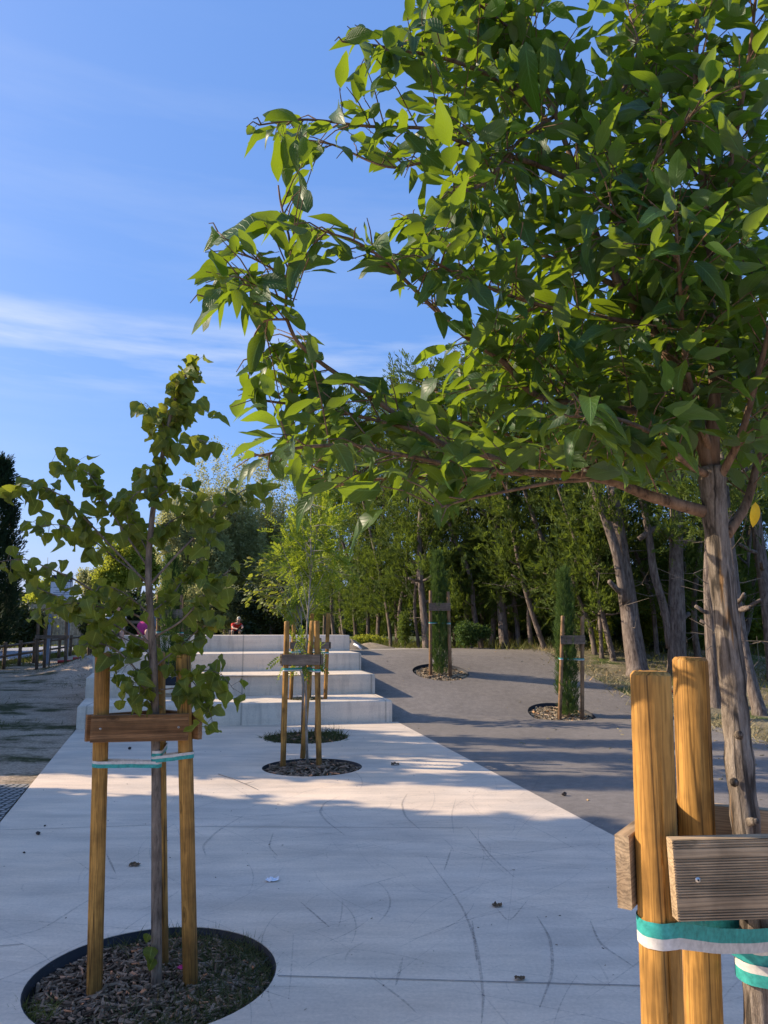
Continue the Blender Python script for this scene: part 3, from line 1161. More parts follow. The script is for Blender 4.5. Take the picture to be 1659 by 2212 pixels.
# ------------------------------------------------------------------ stakes
def log_mesh(L, r, r2=None, n=20, chamfer=0.008, rough=0.02, seed=0):
    rr = random.Random(seed)
    r2 = r2 or r
    mb = MB()
    m = 14 if n < 30 else 60
    ph = [rr.uniform(0, 6.28) for _ in range(4)]
    zs = [L * i / m for i in range(m)] + [L - chamfer, L - chamfer * .3, L]
    ck = [(rr.uniform(-2.4, -.6), rr.uniform(.05, .5), rr.uniform(.75, 1.0)), (rr.uniform(0, 6), rr.uniform(0, .5), rr.uniform(.6, 1)), (rr.uniform(-2.6, -.5), rr.uniform(.0, .3), rr.uniform(.3, .6))]
    V = []
    for i, z in enumerate(zs):
        base = r + (r2 - r) * z / L
        if i == m + 1:
            base -= chamfer * .6
        if i == m + 2:
            base -= chamfer * 1.1
        for k in range(n):
            a = 2 * math.pi * k / n
            w = 1 + rough * (math.sin(2 * a + ph[0] + z) + .6 * math.sin(3 * a + ph[1] + z * 2.1) + .4 * math.sin(5 * a + ph[2] - z * 5))
            if n > 30:
                for (a0, f0, f1) in ck:
                    ac = a0 + .10 * math.sin(z * 4 + a0) + .05 * math.sin(z * 13)
                    da = abs((a - ac + math.pi) % (2 * math.pi) - math.pi)
                    env = math.sin(math.pi * min(1, max(0, (z / L - f0) / (f1 - f0 + .02)))) ** .5 if f1 < .95 else min(1, max(0, (z / L - f0) / .2))
                    if da < .075:
                        w -= .17 * env
                w += .012 * math.sin(9 * a + z * 31) * math.sin(z * 23 + 3 * a)
            V.append((base * w * math.cos(a), base * w * math.sin(a), z + (rr.uniform(-.0012, .0012) if i > m else 0)))
    fs = []
    for i in range(len(zs) - 1):
        for k in range(n):
            fs.append((i * n + k, i * n + (k + 1) % n, (i + 1) * n + (k + 1) % n, (i + 1) * n + k))
    fs.append(tuple((len(zs) - 1) * n + k for k in range(n)))
    fs.append(tuple(range(n - 1, -1, -1)))
    mb.add(V, fs)
    return mb


def axis_matrix(a, b, roll=0.0):
    a, b = Vector(a), Vector(b)
    q = (b - a).to_track_quat('Z', 'Y')
    return Matrix.Translation(a) @ q.to_matrix().to_4x4() @ Matrix.Rotation(roll, 4, 'Z')


def stake(root, a, b, r, material, seed=0, name='stake', r2=None, n=20):
    a, b = np.array(a, float), np.array(b, float)
    L = float(np.linalg.norm(b - a))
    o = log_mesh(L, r, r2, seed=seed, n=n).build(name, material, root)
    o.matrix_parent_inverse = Matrix.Translation(-root.location)
    o.matrix_basis = axis_matrix(a, b, seed * 1.3 if n < 30 else 0)
    sharp(o, 40)
    return o


def deck_profile(h, t, grooves):
    # closed loop in (y, z): outer (grooved) face at y=-t/2
    pts = []
    z = -h / 2
    if grooves:
        plainband = ((0.14, 0.26), (0.76, 0.88))
        n = 30
        for i in range(n):
            f0, f1 = i / n, (i + 1) / n
            if any(a <= (f0 + f1) / 2 <= b for a, b in plainband):
                pts += [(-t / 2, z + h * f0)]
                continue
            d = 0.0028
            w = 1 / n
            pts += [(-t / 2, z + h * (f0 + .02 * w)), (-t / 2, z + h * (f0 + .45 * w)), (-t / 2 + d, z + h * (f0 + .6 * w)), (-t / 2 + d, z + h * (f0 + .85 * w))]
        pts += [(-t / 2, h / 2 - 0.001), (-t / 2 + .002, h / 2)]
    else:
        pts += [(-t / 2, -h / 2 + .002), (-t / 2, h / 2 - .002), (-t / 2 + .002, h / 2)]
    pts += [(t / 2 - .002, h / 2), (t / 2, h / 2 - .002), (t / 2, -h / 2 + .002), (t / 2 - .002, -h / 2), (-t / 2 + .002, -h / 2)]
    return pts


def board(root, a, b, h, t, material, grooves=True, tilt=0.0, screws=True):
    """plank whose grooved face is to the right of a->b seen from above; a, b are centres of the ends"""
    a, b = Vector([float(x) for x in a]), Vector([float(x) for x in b])
    L = (b - a).length
    prof = deck_profile(h, t, grooves)
    n = len(prof)
    mb = MB()
    xs_ = (-L / 2, -L / 6, L / 6, L / 2)
    V = [(x, y, z) for x in xs_ for (y, z) in prof]
    fs = []
    for i in range(len(xs_) - 1):
        for k in range(n):
            fs.append((i * n + k, i * n + (k + 1) % n, (i + 1) * n + (k + 1) % n, (i + 1) * n + k)[::-1])
    fs.append(tuple(range(n)))
    fs.append(tuple(3 * n + k for k in range(n))[::-1])
    mb.add(V, fs)
    o = mb.build('board', material, root, smooth=False)
    d = (b - a).normalized()
    y = Vector((0, 0, 1)).cross(d).normalized()
    z = d.cross(y)
    m = Matrix((d, y, z)).transposed().to_4x4()
    m.translation = (a + b) / 2
    o.matrix_parent_inverse = Matrix.Translation(-root.location)
    o.matrix_basis = m
    if screws:
        for sx in (-1, 1):
            s = MB()
            x = sx * (L / 2 - 0.045)
            zz = 0.0
            ring = [(x + .0055 * math.cos(a_ * math.pi / 5), -t / 2 - .001, zz + .0055 * math.sin(a_ * math.pi / 5)) for a_ in range(10)]
            s.add(ring + [(p[0], -t / 2 + .004, p[2]) for p in ring], [tuple(range(10))] + [(i, 10 + i, 10 + (i + 1) % 10, (i + 1) % 10) for i in range(10)])
            s.add([(x + .002 * math.cos(a_ * math.pi / 3), -t / 2 - .0016, zz + .002 * math.sin(a_ * math.pi / 3)) for a_ in range(6)], [tuple(range(6))], 1)
            s.build('screw', [M['screw'], M['black']], o)
    return o


def belt(root, ca, ra, cb, rb, w, name='strap', za=None, zb=None, flip=False, t=0.0015, sag=0.0, white_top=False, droop=0):
    """flat strap looped round two posts: ca, cb centres (3-D), tilts between their heights"""
    ca, cb = np.array(ca, float), np.array(cb, float)
    d = (cb - ca)[:2]
    D = np.linalg.norm(d)
    ang = math.atan2(d[1], d[0])
    beta = math.acos(max(-1, min(1, (ra - rb) / D)))
    pts = []
    for k in range(15):
        a_ = ang + beta + (2 * math.pi - 2 * beta) * k / 14
        pts.append((*(ca[:2] + ra * np.array((math.cos(a_), math.sin(a_)))), ca[2]))
    e1 = np.array(pts[-1])
    start_b = []
    for k in range(11):
        a_ = ang - beta + (2 * beta) * k / 10
        start_b.append((*(cb[:2] + rb * np.array((math.cos(a_), math.sin(a_)))), cb[2]))
    path = list(pts)
    s0, s1 = np.array(pts[-1]), np.array(start_b[0])
    for k in range(1, 10):
        f = k / 10
        q = s0 + (s1 - s0) * f
        q[2] -= sag * 4 * f * (1 - f)
        path.append(tuple(q))
    path += start_b
    s0, s1 = np.array(start_b[-1]), np.array(pts[0])
    for k in range(1, 10):
        f = k / 10
        q = s0 + (s1 - s0) * f
        q[2] -= sag * 4 * f * (1 - f)
        path.append(tuple(q))
    n = len(path)
    ph_ = random.uniform(0, 6)
    path = [(p[0], p[1], p[2] + .0009 * math.sin(i * .6 + ph_) + .0005 * math.sin(i * 1.7)) for i, p in enumerate(path)]
    mb = MB()
    split = 0.42
    heights = ((0, split, 1), (split, 1, 0)) if not white_top else ((0, 1 - split, 0), (1 - split, 1, 1))
    for (f0, f1, mi) in heights:
        lo = [(p[0], p[1], p[2] - w / 2 + w * f0) for p in path]
        hi = [(p[0], p[1], p[2] - w / 2 + w * f1) for p in path]
        mb.add(lo + hi, [(i, (i + 1) % n, n + (i + 1) % n, n + i) for i in range(n)], mi)
    o = mb.build(name, [M['teal'], M['white_strap']], root)
    o.matrix_parent_inverse = Matrix.Translation(-root.location)
    return o


def lerp(a, b, f):
    return np.array(a) + (np.array(b) - np.array(a)) * f


def at_z(a, b, z):
    return lerp(a, b, (z - a[2]) / (b[2] - a[2]))


# --- near left frame
def near_left():
    zb = -0.06
    aL = G(205, 2158, zb)
    aR = G(415, 2140, zb)
    aB = G(351, 2098, zb)
    tL = P(222, 1410, aL[1] + 0.02)
    tR = P(396, 1413, aR[1] + 0.0)
    tB = P(341, 1408, aB[1] - 0.10)
    e = empty('stake_frame', 'three honey coloured timber stakes braced round the sapling at the near left', 'tree stakes', (PIT_N[0], PIT_N[1], 0), 'stake frames round the young trees')
    for i, (a, b) in enumerate(((aL, tL), (aR, tR), (aB, tB))):
        stake(e, a - np.array((0, 0, .1)), b, 0.035, M['stake'], 3 + i, n=84)
    zc = P(300, 1572, aL[1])[2]
    L, Rr, B = (at_z(a, b, zc) for a, b in ((aL, tL), (aR, tR), (aB, tB)))
    off = np.array((0, -0.049, 0))
    d = (Rr - L) / np.linalg.norm(Rr - L)
    board(e, L + off - d * 0.028, Rr + off + d * 0.028, 0.125, 0.026, M['board_brown'])
    for S, sgn in ((L, -1), (Rr, 1)):
        d = (B - S) / np.linalg.norm(B - S)
        nrm = np.array((d[1], -d[0], 0)) * (-sgn)
        nrm = nrm if nrm[0] * sgn > 0 else -nrm
        a, b = S - d * 0.055 + nrm * 0.049, B + d * 0.05 + nrm * 0.049
        a[2] -= 0.004
        b[2] -= 0.004
        if sgn > 0:
            board(e, a, b, 0.125, 0.026, M['board_brown'])
        else:
            board(e, b, a, 0.125, 0.026, M['board_brown'])
    zt = P(300, 1650, aL[1])[2]
    trunk = G(338, 2147, zb)
    tk = np.array((trunk[0], trunk[1], zt))
    tk[0] = P(338, 1650, trunk[1])[0]
    belt(e, at_z(aL, tL, zt), 0.037, tk + np.array((0, 0, -.008)), 0.026, 0.03, white_top=True)
    belt(e, at_z(aR, tR, zt) + np.array((0, 0, .03)), 0.037, tk + np.array((0, 0, .015)), 0.026, 0.03, white_top=True)
    belt(e, at_z(aB, tB, zt) + np.array((0, 0, .05)), 0.037, tk + np.array((0, 0, .04)), 0.026, 0.03, white_top=True)
    return trunk


TR_N = near_left()


# --- right foreground frame
def near_right():
    Ya, Yb = 1.62, 1.92
    tA = P(1404, 1450, Ya)
    mA = P(1432, 2212, Ya)
    tB = P(1491, 1420, Yb)
    mB = P(1520, 2212, Yb)

    def down(t, m):
        d = (m - t) / (t[2] - m[2])
        return t + d * (t[2] + 0.12)
    aA, aB = down(tA, mA), down(tB, mB)
    e = empty('stake_frame', 'thick golden timber stakes with grey grooved boards in the right foreground', 'tree stakes', (PIT_R[0], PIT_R[1], 0), 'stake frames round the young trees')
    rA = 37.5 / F * Ya / 2 * 1.0
    rB = 33.0 / F * Yb / 2 * 1.0
    stake(e, aA, tA, rA, M['stake'], 11, n=84)
    stake(e, aB, tB, rB, M['stake'], 15, n=84)
    aC = np.array((1.44, 1.58, -0.12))
    tC = np.array((1.42, 1.60, 1.47))
    stake(e, aC, tC, 0.04, M['stake'], 18)
    # front board: left end seen at (1420..1480, 1820..1975)
    zc = P(1430, 1895, Ya - .06)[2]
    A, B, Cc = at_z(aA, tA, zc), at_z(aB, tB, zc), at_z(aC, tC, zc)
    d = (Cc - A) / np.linalg.norm(Cc - A)
    nrm = np.array((d[1], -d[0], 0))
    o_ = 0.013 + rA
    a = P(1452, 1897, Ya - o_ - .003)
    b = a + np.array((0.86, 0.02, 0.018))
    board(e, a, b, 0.150, 0.030, M['board'])
    # left board, from the near stake back to the far one
    d = (B - A) / np.linalg.norm(B - A)
    nrm = np.array((-d[1], d[0], 0))
    zoff = P(1357, 1882, Ya)[2] - zc
    a2, b2 = A - d * 0.045 + nrm * (rA + .0155), B + d * 0.07 + nrm * (rB + .0155)
    a2[2] += zoff
    b2[2] += zoff
    board(e, b2, a2, 0.142, 0.03, M['board'])
    # rear board between the far stakes
    d = (Cc - B) / np.linalg.norm(Cc - B)
    nrm = np.array((-d[1], d[0], 0))
    a3, b3 = Cc + d * .05 + nrm * .058, B - d * .02 + nrm * .058
    a3[2] -= 0.02
    b3[2] -= 0.02
    board(e, a3, b3, 0.142, 0.03, M['board'])
    return e, (aA, tA, rA), (aB, tB, rB), (aC, tC, .04), Ya, Yb


FR, SA_, SB_, SC_, YA, YB = near_right()
YT = 1.86                                   # depth of the right tree's trunk
trk = [P(x, y, YT) for x, y in ((1648, 2350), (1640, 2150), (1630, 1960), (1612, 1800), (1597, 1640), (1585, 1500), (1570, 1340), (1556, 1220), (1545, 1120), (1541, 1060), (1536, 1010))]
base = trk[0] + (trk[0] - trk[1]) * ((trk[0][2] + .06) / max(.05, trk[1][2] - trk[0][2]))
trk = [base] + trk


def trunk_at(z):
    for i in range(len(trk) - 1):
        if trk[i][2] <= z <= trk[i + 1][2]:
            return at_z(trk[i], trk[i + 1], z)
    return trk[0]


zs_ = P(1420, 2020, YA)[2]
kA = at_z(SA_[0], SA_[1], zs_ + .012)
kT = trunk_at(P(1630, 2030, YT - .035)[2])
belt(FR, kA, SA_[2] + .003, kT, 0.047, 0.05, sag=0.006, t=0.002)
zs2 = P(1640, 2100, YT - .035)[2]
belt(FR, at_z(SB_[0], SB_[1], P(1510, 1985, YB)[2]), SB_[2] + .003, trunk_at(zs2 + .035), 0.048, 0.045, t=0.002, white_top=True)
belt(FR, at_z(SC_[0], SC_[1], zs2 - .01), SC_[2] + .003, trunk_at(zs2 - .005), 0.049, 0.045, t=0.002, white_top=True)


# --- distant frames
def frame3(c, pts, tops, r, label, boards=True, mat_='stake_old', zboard=None, bh=0.12, tr=None, zs=0.1):
    e = empty('stake_frame', label, 'tree stakes', (c[0], c[1], pts[0][2]), 'stake frames round the young trees')
    for i, (a, b) in enumerate(zip(pts, tops)):
        stake(e, np.array(a) - np.array((0, 0, .12)), b, r, M[mat_], i + int(abs(c[1]) * 10) % 17)
    if boards:
        q = [at_z(a, b, zboard) for a, b in zip(pts, tops)]
        n = len(q)
        for i in range(n if n > 2 else 1):
            A, B = q[i], q[(i + 1) % n]
            d = (B - A) / np.linalg.norm(B - A)
            nrm = np.array((d[1], -d[0], 0))
            mid = sum(q) / n
            if (A + B)[:2].dot(nrm[:2]) / 2 < mid[:2].dot(nrm[:2]) and n > 2:
                nrm = -nrm
            if n == 2 and nrm[1] > 0:
                nrm = -nrm
            s = 1 if nrm[0] * d[1] - nrm[1] * d[0] > 0 else -1
            a_, b_ = A - d * .04 + nrm * (r + .014), B + d * .04 + nrm * (r + .014)
            a_[2] += .003 * i
            b_[2] += .003 * i
            if s > 0:
                board(e, a_, b_, bh, .025, M['board_grey'], grooves=False, screws=False)
            else:
                board(e, b_, a_, bh, .025, M['board_grey'], grooves=False, screws=False)
        if tr is not None:
            for i in range(n):
                z = zboard - zs - .012 * i
                cb = np.array((tr[0], tr[1], z))
                belt(e, at_z(pts[i], tops[i], z), r + .003, cb, .028, .035)
    return e


def mid_frame():
    aL, aR, aB = G(611, 1660, -.04), G(690, 1660, -.04), G(654, 1648, -.04)
    aB = G(652, 1645, -.04)
    tL = P(620, 1342, aL[1] + .02)
    tR = P(684, 1341, aR[1])
    tB = P(675, 1341, aB[1] + .0)
    zb = P(650, 1425, aL[1])[2]
    tr = G(664, 1652, -.04)
    frame3(PIT_M, [aL, aR, aB], [tL, tR, tB], 0.034, 'brown tripod of stakes in the mulched pit in the middle of the slab', True, 'stake', zb, .125, tr, .12)
    return tr


TR_M = mid_frame()


def second_frame():
    c = PIT_2
    pts = [np.array((c[0] - .33, c[1] - .16, -.02)), np.array((c[0] + .17, c[1] - .13, -.02)), np.array((c[0] - .08, c[1] + .3, -.02))]
    tops = [p + np.array((-.0 + .02, .02, 1.5)) for p in pts]
    frame3(c, pts, tops, .035, 'tripod of stakes in the weedy pit just before the steps', True, 'stake_old', 1.12, .12, c, .12)


second_frame()


def tread_frame():
    c = pit_t1
    Y = c[1]
    a0 = P(628, 1503, Y - .1)
    t0 = P(636, 1325, Y - .1)
    a0[2] = SH - .03
    pts = [a0, a0 + np.array((.62, 0.02, 0)), a0 + np.array((.3, .3, 0))]
    tops = [t0, t0 + np.array((.62, .02, .01)), t0 + np.array((.3, .28, .0))]
    frame3(c, pts, tops, .036, 'tall stakes standing in the pit of the lowest concrete step', True, 'stake', SH + .95, .12, c, .12)


tread_frame()

hAz, hBz = hA[2] - .06, hB[2] - .06


def pair(xl0, yl0, xl1, yl1, xr0, yr0, xr1, yr1, Y, z, label, yb, bh, tr, mat_='stake_old', r=.037):
    aL, aR = P(xl0, yl0, Y), P(xr0, yr0, Y)
    tL, tR = P(xl1, yl1, Y), P(xr1, yr1, Y)
    zb = P(xl0, yb, Y)[2]
    frame3(((aL + aR) / 2), [aL, aR], [tL, tR], r, label, True, mat_, zb, bh, tr, .35)


pair(930, 1455, 930, 1276, 973, 1456, 968, 1278, PIT_A[1] - .15, hAz, 'pair of stakes either side of the young cypress high on the asphalt slope', 1311, .17, np.array((PIT_A[0], PIT_A[1], 0)))
pair(1208, 1550, 1216, 1330, 1257, 1553, 1258, 1332, PIT_B[1] - .15, hBz, 'pair of stakes either side of the young cypress low on the asphalt slope', 1382, .16, np.array((PIT_B[0], PIT_B[1], 0)))
pair(340, 1470, 343, 1280, 393, 1470, 392, 1285, pit_t2[1] - .1, 0, 'pair of stakes beside the dark young cypress on the second step', 1326, .17, np.array((pit_t2[0], pit_t2[1], 0)))


# ------------------------------------------------------------------ trees
def smooth_path(pts, n=4, it=2):
    pts = [np.array(p, float) for p in pts]
    q = []
    for i in range(len(pts) - 1):
        for k in range(n):
            q.append(pts[i] + (pts[i + 1] - pts[i]) * k / n)
    q.append(pts[-1])
    for _ in range(it):
        q = [q[0]] + [(q[i - 1] + 2 * q[i] + q[i + 1]) / 4 for i in range(1, len(q) - 1)] + [q[-1]]
    return q


def path_sample(path, f):
    L = [0]
    for i in range(len(path) - 1):
        L.append(L[-1] + np.linalg.norm(path[i + 1] - path[i]))
    s = f * L[-1]
    for i in range(len(path) - 1):
        if s <= L[i + 1] or i == len(path) - 2:
            k = (s - L[i]) / max(1e-6, L[i + 1] - L[i])
            d = path[i + 1] - path[i]
            return path[i] + d * k, d / (np.linalg.norm(d) + 1e-9)


def plen(path):
    return sum(np.linalg.norm(path[i + 1] - path[i]) for i in range(len(path) - 1))


# --- the big foreground tree
def foreground_tree():
    e = empty('broadleaf_tree', 'leafy young tree with long oval leaves and cracked pale bark filling the right foreground', 'tree', (trk[0][0], trk[0][1], 0))
    mb = MB()
    path = smooth_path(trk, 4, 1)
    n = len(path)
    rad = []
    for i, p in enumerate(path):
        f = i / (n - 1)
        rad.append((0.037 * (1 - f) + 0.026 * f + (0.007 * max(0, (f - .78)) / .22)) * (1 + 0.05 * math.sin(i * 2.3) + .03 * math.sin(i * 5.1)))
    mb.tube(path, rad, 22, True, 0, 0.045)
    # bark stubs and knot
    for (x, y, s) in ((1596, 1588, -.4), (1586, 1690, -1), (1618, 1775, 1)):
        p = P(x, y, YT - .03)
        mb.tube([p, p + np.array((.012 * s, -.018, .006))], [.011, .006], 8)
    mb.build('trunk', M['bark_young'], e).matrix_parent_inverse = Matrix.Translation(-e.location)
    fork = trk[-1]
    limbs = []

    def limb(pts, depth, r0, r1=0.003):
        """pts: photo points from the trunk outwards, depth: list of depth offsets"""
        m = len(pts)
        q = []
        for i, (x, y) in enumerate(pts):
            f = i / (m - 1)
            dy = depth[0] + (depth[1] - depth[0]) * f
            q.append(P(x, y, YT + dy))
        q = smooth_path(q, 4, 2)
        rr = [r0 + (r1 - r0) * (i / (len(q) - 1)) ** .8 for i in range(len(q))]
        limbs.append((q, rr))
        return q
    limb([(1520, 1105), (1400, 1072), (1330, 1040), (1250, 1025), (1150, 1022), (1095, 1020)], (0, -.1), .017, .008)
    limb([(1130, 1022), (1060, 985), (950, 960), (880, 915), (800, 855), (700, 790), (640, 740), (615, 680), (622, 600), (630, 530), (606, 440), (601, 400)], (-.08, -.25), .009, .002)
    limb([(1095, 1020), (1000, 1010), (880, 985), (760, 960), (650, 965), (560, 985)], (-.1, -.35), .007)
    limb([(1095, 1020), (1000, 1040), (880, 1030), (760, 1040), (680, 1065)], (-.1, .1), .006)
    limb([(900, 930), (800, 905), (700, 880), (600, 870), (540, 860)], (-.15, -.05), .005)
    limb([(1535, 1020), (1490, 850), (1400, 700), (1340, 620), (1290, 520), (1255, 400), (1200, 250), (1150, 100), (1125, -40)], (0, .1), .02, .004)
    limb([(1500, 900), (1300, 880), (1150, 860), (1090, 780), (1020, 740), (940, 670), (880, 610), (830, 560), (770, 520), (700, 500)], (0, -.35), .011, .002)
    limb([(1255, 400), (1150, 350), (1000, 310), (930, 275), (800, 275), (660, 255), (560, 270)], (.07, -.2), .009, .002)
    limb([(1000, 310), (920, 350), (850, 365), (800, 350), (720, 310), (640, 300)], (0, .15), .004)
    limb([(1220, 300), (1100, 180), (980, 130), (880, 110), (790, 95), (740, 90)], (.08, -.3), .008, .002)
    limb([(1180, 200), (1050, 90), (960, 40), (880, -20)], (.08, .4), .007)
    limb([(1340, 620), (1200, 560), (1080, 520), (960, 480), (880, 470)], (.05, .35), .008, .002)
    limb([(1400, 700), (1250, 680), (1130, 650), (1000, 600), (930, 560)], (.04, -.34), .008, .002)
    limb([(1310, 480), (1370, 400), (1440, 320), (1500, 240)], (.06, -.3), .008, .003)
    limb([(1538, 1010), (1545, 800), (1530, 600), (1520, 400), (1500, 200), (1510, -60)], (0, -.05), .02, .005)
    limb([(1530, 600), (1580, 350), (1620, 120), (1640, -80)], (0, -.25), .01, .003)
    limb([(1570, 1155), (1615, 1090), (1640, 980), (1660, 860), (1720, 700), (1780, 500)], (0, .15), .014, .004)
    limb([(1545, 1050), (1600, 950), (1640, 800), (1690, 600), (1700, 400)], (0, -.3), .012, .003)
    limb([(1535, 1030), (1480, 1000), (1420, 940), (1330, 900), (1230, 900)], (0, -.36), .01, .003)
    limb([(1535, 1000), (1450, 880), (1360, 800), (1250, 760), (1150, 740)], (0, .5), .011, .003)
    limb([(1540, 960), (1450, 780), (1420, 600), (1400, 430), (1330, 280)], (0, .6), .012, .003)
    limb([(1540, 960), (1560, 780), (1590, 560), (1600, 380)], (0, .65), .012, .003)
    limb([(1535, 980), (1480, 800), (1470, 640), (1460, 480)], (0, -.36), .01, .003)
    limb([(1250, 400), (1320, 250), (1380, 120), (1400, -40)], (.1, .35), .008, .003)
    limb([(1200, 250), (1120, 300), (1050, 400), (980, 420)], (.1, -.35), .006)
    limb([(1540, 1050), (1500, 1000), (1430, 985), (1340, 975), (1240, 990)], (0, .3), .008, .003)
    limb([(1360, 1060), (1250, 1000), (1180, 960), (1060, 930), (960, 900)], (-.05, .35), .007, .003)
    limb([(1300, 1035), (1200, 1040), (1100, 1060), (1000, 1080), (940, 1100)], (-.08, -.3), .006, .002)
    limb([(1300, 880), (1180, 820), (1060, 850), (950, 850)], (-.05, .3), .007, .002)
    limb([(622, 600), (570, 570), (520, 545), (470, 500)], (-.25, -.2), .003, .0015)
    limb([(618, 650), (560, 620), (500, 610), (440, 640)], (-.25, -.3), .003, .0015)
    limb([(615, 690), (570, 690), (545, 730), (540, 790)], (-.25, -.15), .003, .0015)
    limb([(1150, 100), (1050, 20), (960, -40)], (.1, -.1), .006, .002)
    limb([(1200, 250), (1100, 110), (1000, 60), (905, 25)], (.08, .1), .006, .002)
    limb([(1520, 400), (1440, 300), (1400, 150), (1350, 0)], (0, .2), .007, .002)
    limb([(1530, 600), (1450, 560), (1380, 500), (1300, 440)], (0, -.25), .007, .002)
    sil = [(1000, -200), (870, -60), (880, 30), (735, 40), (705, 105), (780, 165), (700, 205), (600, 215), (505, 270), (530, 300), (640, 330), (620, 350), (590, 400), (560, 460), (440, 465), (400, 590), (410, 720), (520, 700), (540, 760), (505, 800), (510, 840), (495, 860), (500, 900), (540, 910), (490, 960), (500, 1030), (610, 1040), (620, 1110), (640, 1130), (700, 1060), (760, 1080), (720, 1160), (760, 1150), (840, 1070), (930, 1090), (950, 1145), (1010, 1070), (1100, 1040), (1250, 1010), (1330, 1030), (1400, 1060), (1500, 1075), (1510, 1050), (1570, 1080), (1600, 1040), (1640, 1160), (1900, 1200), (1900, -200)]
    holes = [[(655, 330), (780, 355), (850, 395), (960, 405), (880, 462), (700, 475), (668, 440)], [(645, 570), (830, 600), (880, 655), (985, 735), (930, 775), (850, 770), (720, 700), (640, 690)], [(690, 660), (780, 720), (860, 790), (800, 800), (720, 740)]]
    twigs = []
    bms = []

    sel = R(29)
    sdir = np.array((-.989 * math.cos(sel), .148 * math.cos(sel), math.sin(sel)))
    sunpts = np.array([at_z(a, b, z) for a, b, _ in (SA_, SB_) for z in np.linspace(.5, 1.36, 16)])

    def blocks_sun(p):          # the stakes below stand in full sun: no leaf hangs in that gap
        w_ = p - sunpts
        k_ = w_ @ sdir
        return np.min(np.linalg.norm(w_ - k_[:, None] * sdir, axis=1)) < .075

    def leaf_ok(p):
        s = proj(p[None, :])[0]
        if not inpoly(s[0], s[1], sil):
            return False
        return not any(inpoly(s[0], s[1], h) for h in holes)
    for q, rr in limbs:
        bms.append(MB())
        bms[-1].tube(q, rr, 8, True, 0, 0.02)
        L = plen(q)
        k = 0.0 if L < .5 else .12
        sx0 = proj(path_sample(q, .5)[0][None, :])[0][0]
        step = 0.021 if sx0 > 1000 else 0.027
        nn = int(L * (1 - k) / step)
        for i in range(nn):
            f = k + (1 - k) * (i + random.random()) / nn
            p, d = path_sample(q, min(f, .995))
            s = proj(p[None, :])[0]
            if s[1] > 1000 and s[0] > 1090:
                if random.random() < .62:
                    continue
            tl = random.uniform(.07, .24) * (1.0 if f < .8 else .75)
            rd = RNG.normal(size=3)
            rd -= d * rd.dot(d)
            rd /= np.linalg.norm(rd) + 1e-9
            td = d * random.uniform(.2, .9) + rd * random.uniform(.5, 1.0) + np.array((0, 0, .12))
            td /= np.linalg.norm(td)
            twigs.append((p, td, tl, bms[-1]))
        twigs.append((q[-1], (q[-1] - q[-2]) / np.linalg.norm(q[-1] - q[-2]), .07, bms[-1]))
    # free filler twigs inside the dense part of the crown
    lp, ld, lu, ls = [], [], [], []
    for p, td, tl, bmb in twigs:
        tip = p + td * tl + np.array((0, 0, -.25 * tl * tl))
        if not leaf_ok(tip):
            tl *= .5
            tip = p + td * tl
            if not leaf_ok(tip):
                continue
        mid = (p + tip) / 2 + np.array((0, 0, .012))
        bmb.tube([p, mid, tip], [.0022, .0016, .001], 5, False)
        nl = max(3, int(tl / .028))
        side = np.cross(td, (0, 0, 1))
        side /= np.linalg.norm(side) + 1e-9
        for j in range(nl):
            f = (j + .6) / nl
            b = lerp(p, tip, f)
            sgn = 1 if j % 2 else -1
            dirv = td * random.uniform(.3, .9) + side * sgn * random.uniform(.6, 1.0) + RNG.normal(size=3) * .25
            dirv[2] -= random.uniform(-.05, .95)
            if j == nl - 1:
                dirv = td + RNG.normal(size=3) * .2
            dirv /= np.linalg.norm(dirv)
            ln = random.uniform(.066, .114) * random.choice((.62, .85, 1, 1, 1.15))
            # petiole
            b2 = b + dirv * .012
            if not leaf_ok(b2 + dirv * ln):
                continue
            if blocks_sun(b2 + dirv * ln * .5) and random.random() < .93:
                continue
            bmb.tube([b, b2], [.0009, .0007], 4, False)
            lp.append(b2)
            ld.append(dirv)
            lu.append(np.array((0, 0, 1)) + RNG.normal(size=3) * .45)
            ls.append(ln)
    # traced outer leaves
    for (x0, y0, x1, y1, s) in ((600, 500, 450, 475, 1), (545, 590, 408, 597, 1.0), (520, 625, 413, 715, 1), (500, 610, 410, 690, .9), (780, 520, 715, 490, 1.0), (600, 275, 513, 278, 1), (640, 430, 655, 370, 1.0), (665, 460, 640, 385, 1.0), (650, 365, 610, 350, .8), (790, 60, 745, 50, 1), (800, 90, 712, 104, 1), (960, 75, 890, 20, 1), (590, 945, 500, 985, 1), (560, 1000, 492, 1040, 1), (600, 1010, 555, 960, 1), (680, 1065, 618, 1130, 1), (830, 1100, 715, 1160, 1), (1135, 90, 1140, 225, 1.35), (1108, 95, 1110, 180, 1), (1180, 80, 1200, 165, 1.2), (950, 1060, 950, 1140, 1), (580, 880, 500, 860, 1), (580, 790, 510, 810, 1), (770, 960, 712, 955, 1.15)):
        Y = YT - .2 + random.uniform(-.08, .08)
        a, b = P(x0, y0, Y), P(x1, y1, Y + random.uniform(-.03, .03))
        lp.append(a)
        ld.append(b - a)
        lu.append(np.array((0, -.7, 1.0)) + RNG.normal(size=3) * .25)
        ls.append(np.linalg.norm(b - a) * 1.05)
    for bmb in bms:
        bmb.build('branch', M['bark_limb'], e).matrix_parent_inverse = Matrix.Translation(-e.location)
    lp, ld, lu, ls = map(np.array, (lp, ld, lu, ls))
    tint = np.clip(RNG.normal(.42, .22, len(lp)), 0, .9)
    o = cloud('crown', LEAF_OVAL, lp, frames(ld, lu), ls, tint, M['leaf_big'], e, smooth=True)
    o.matrix_parent_inverse = Matrix.Translation(-e.location)
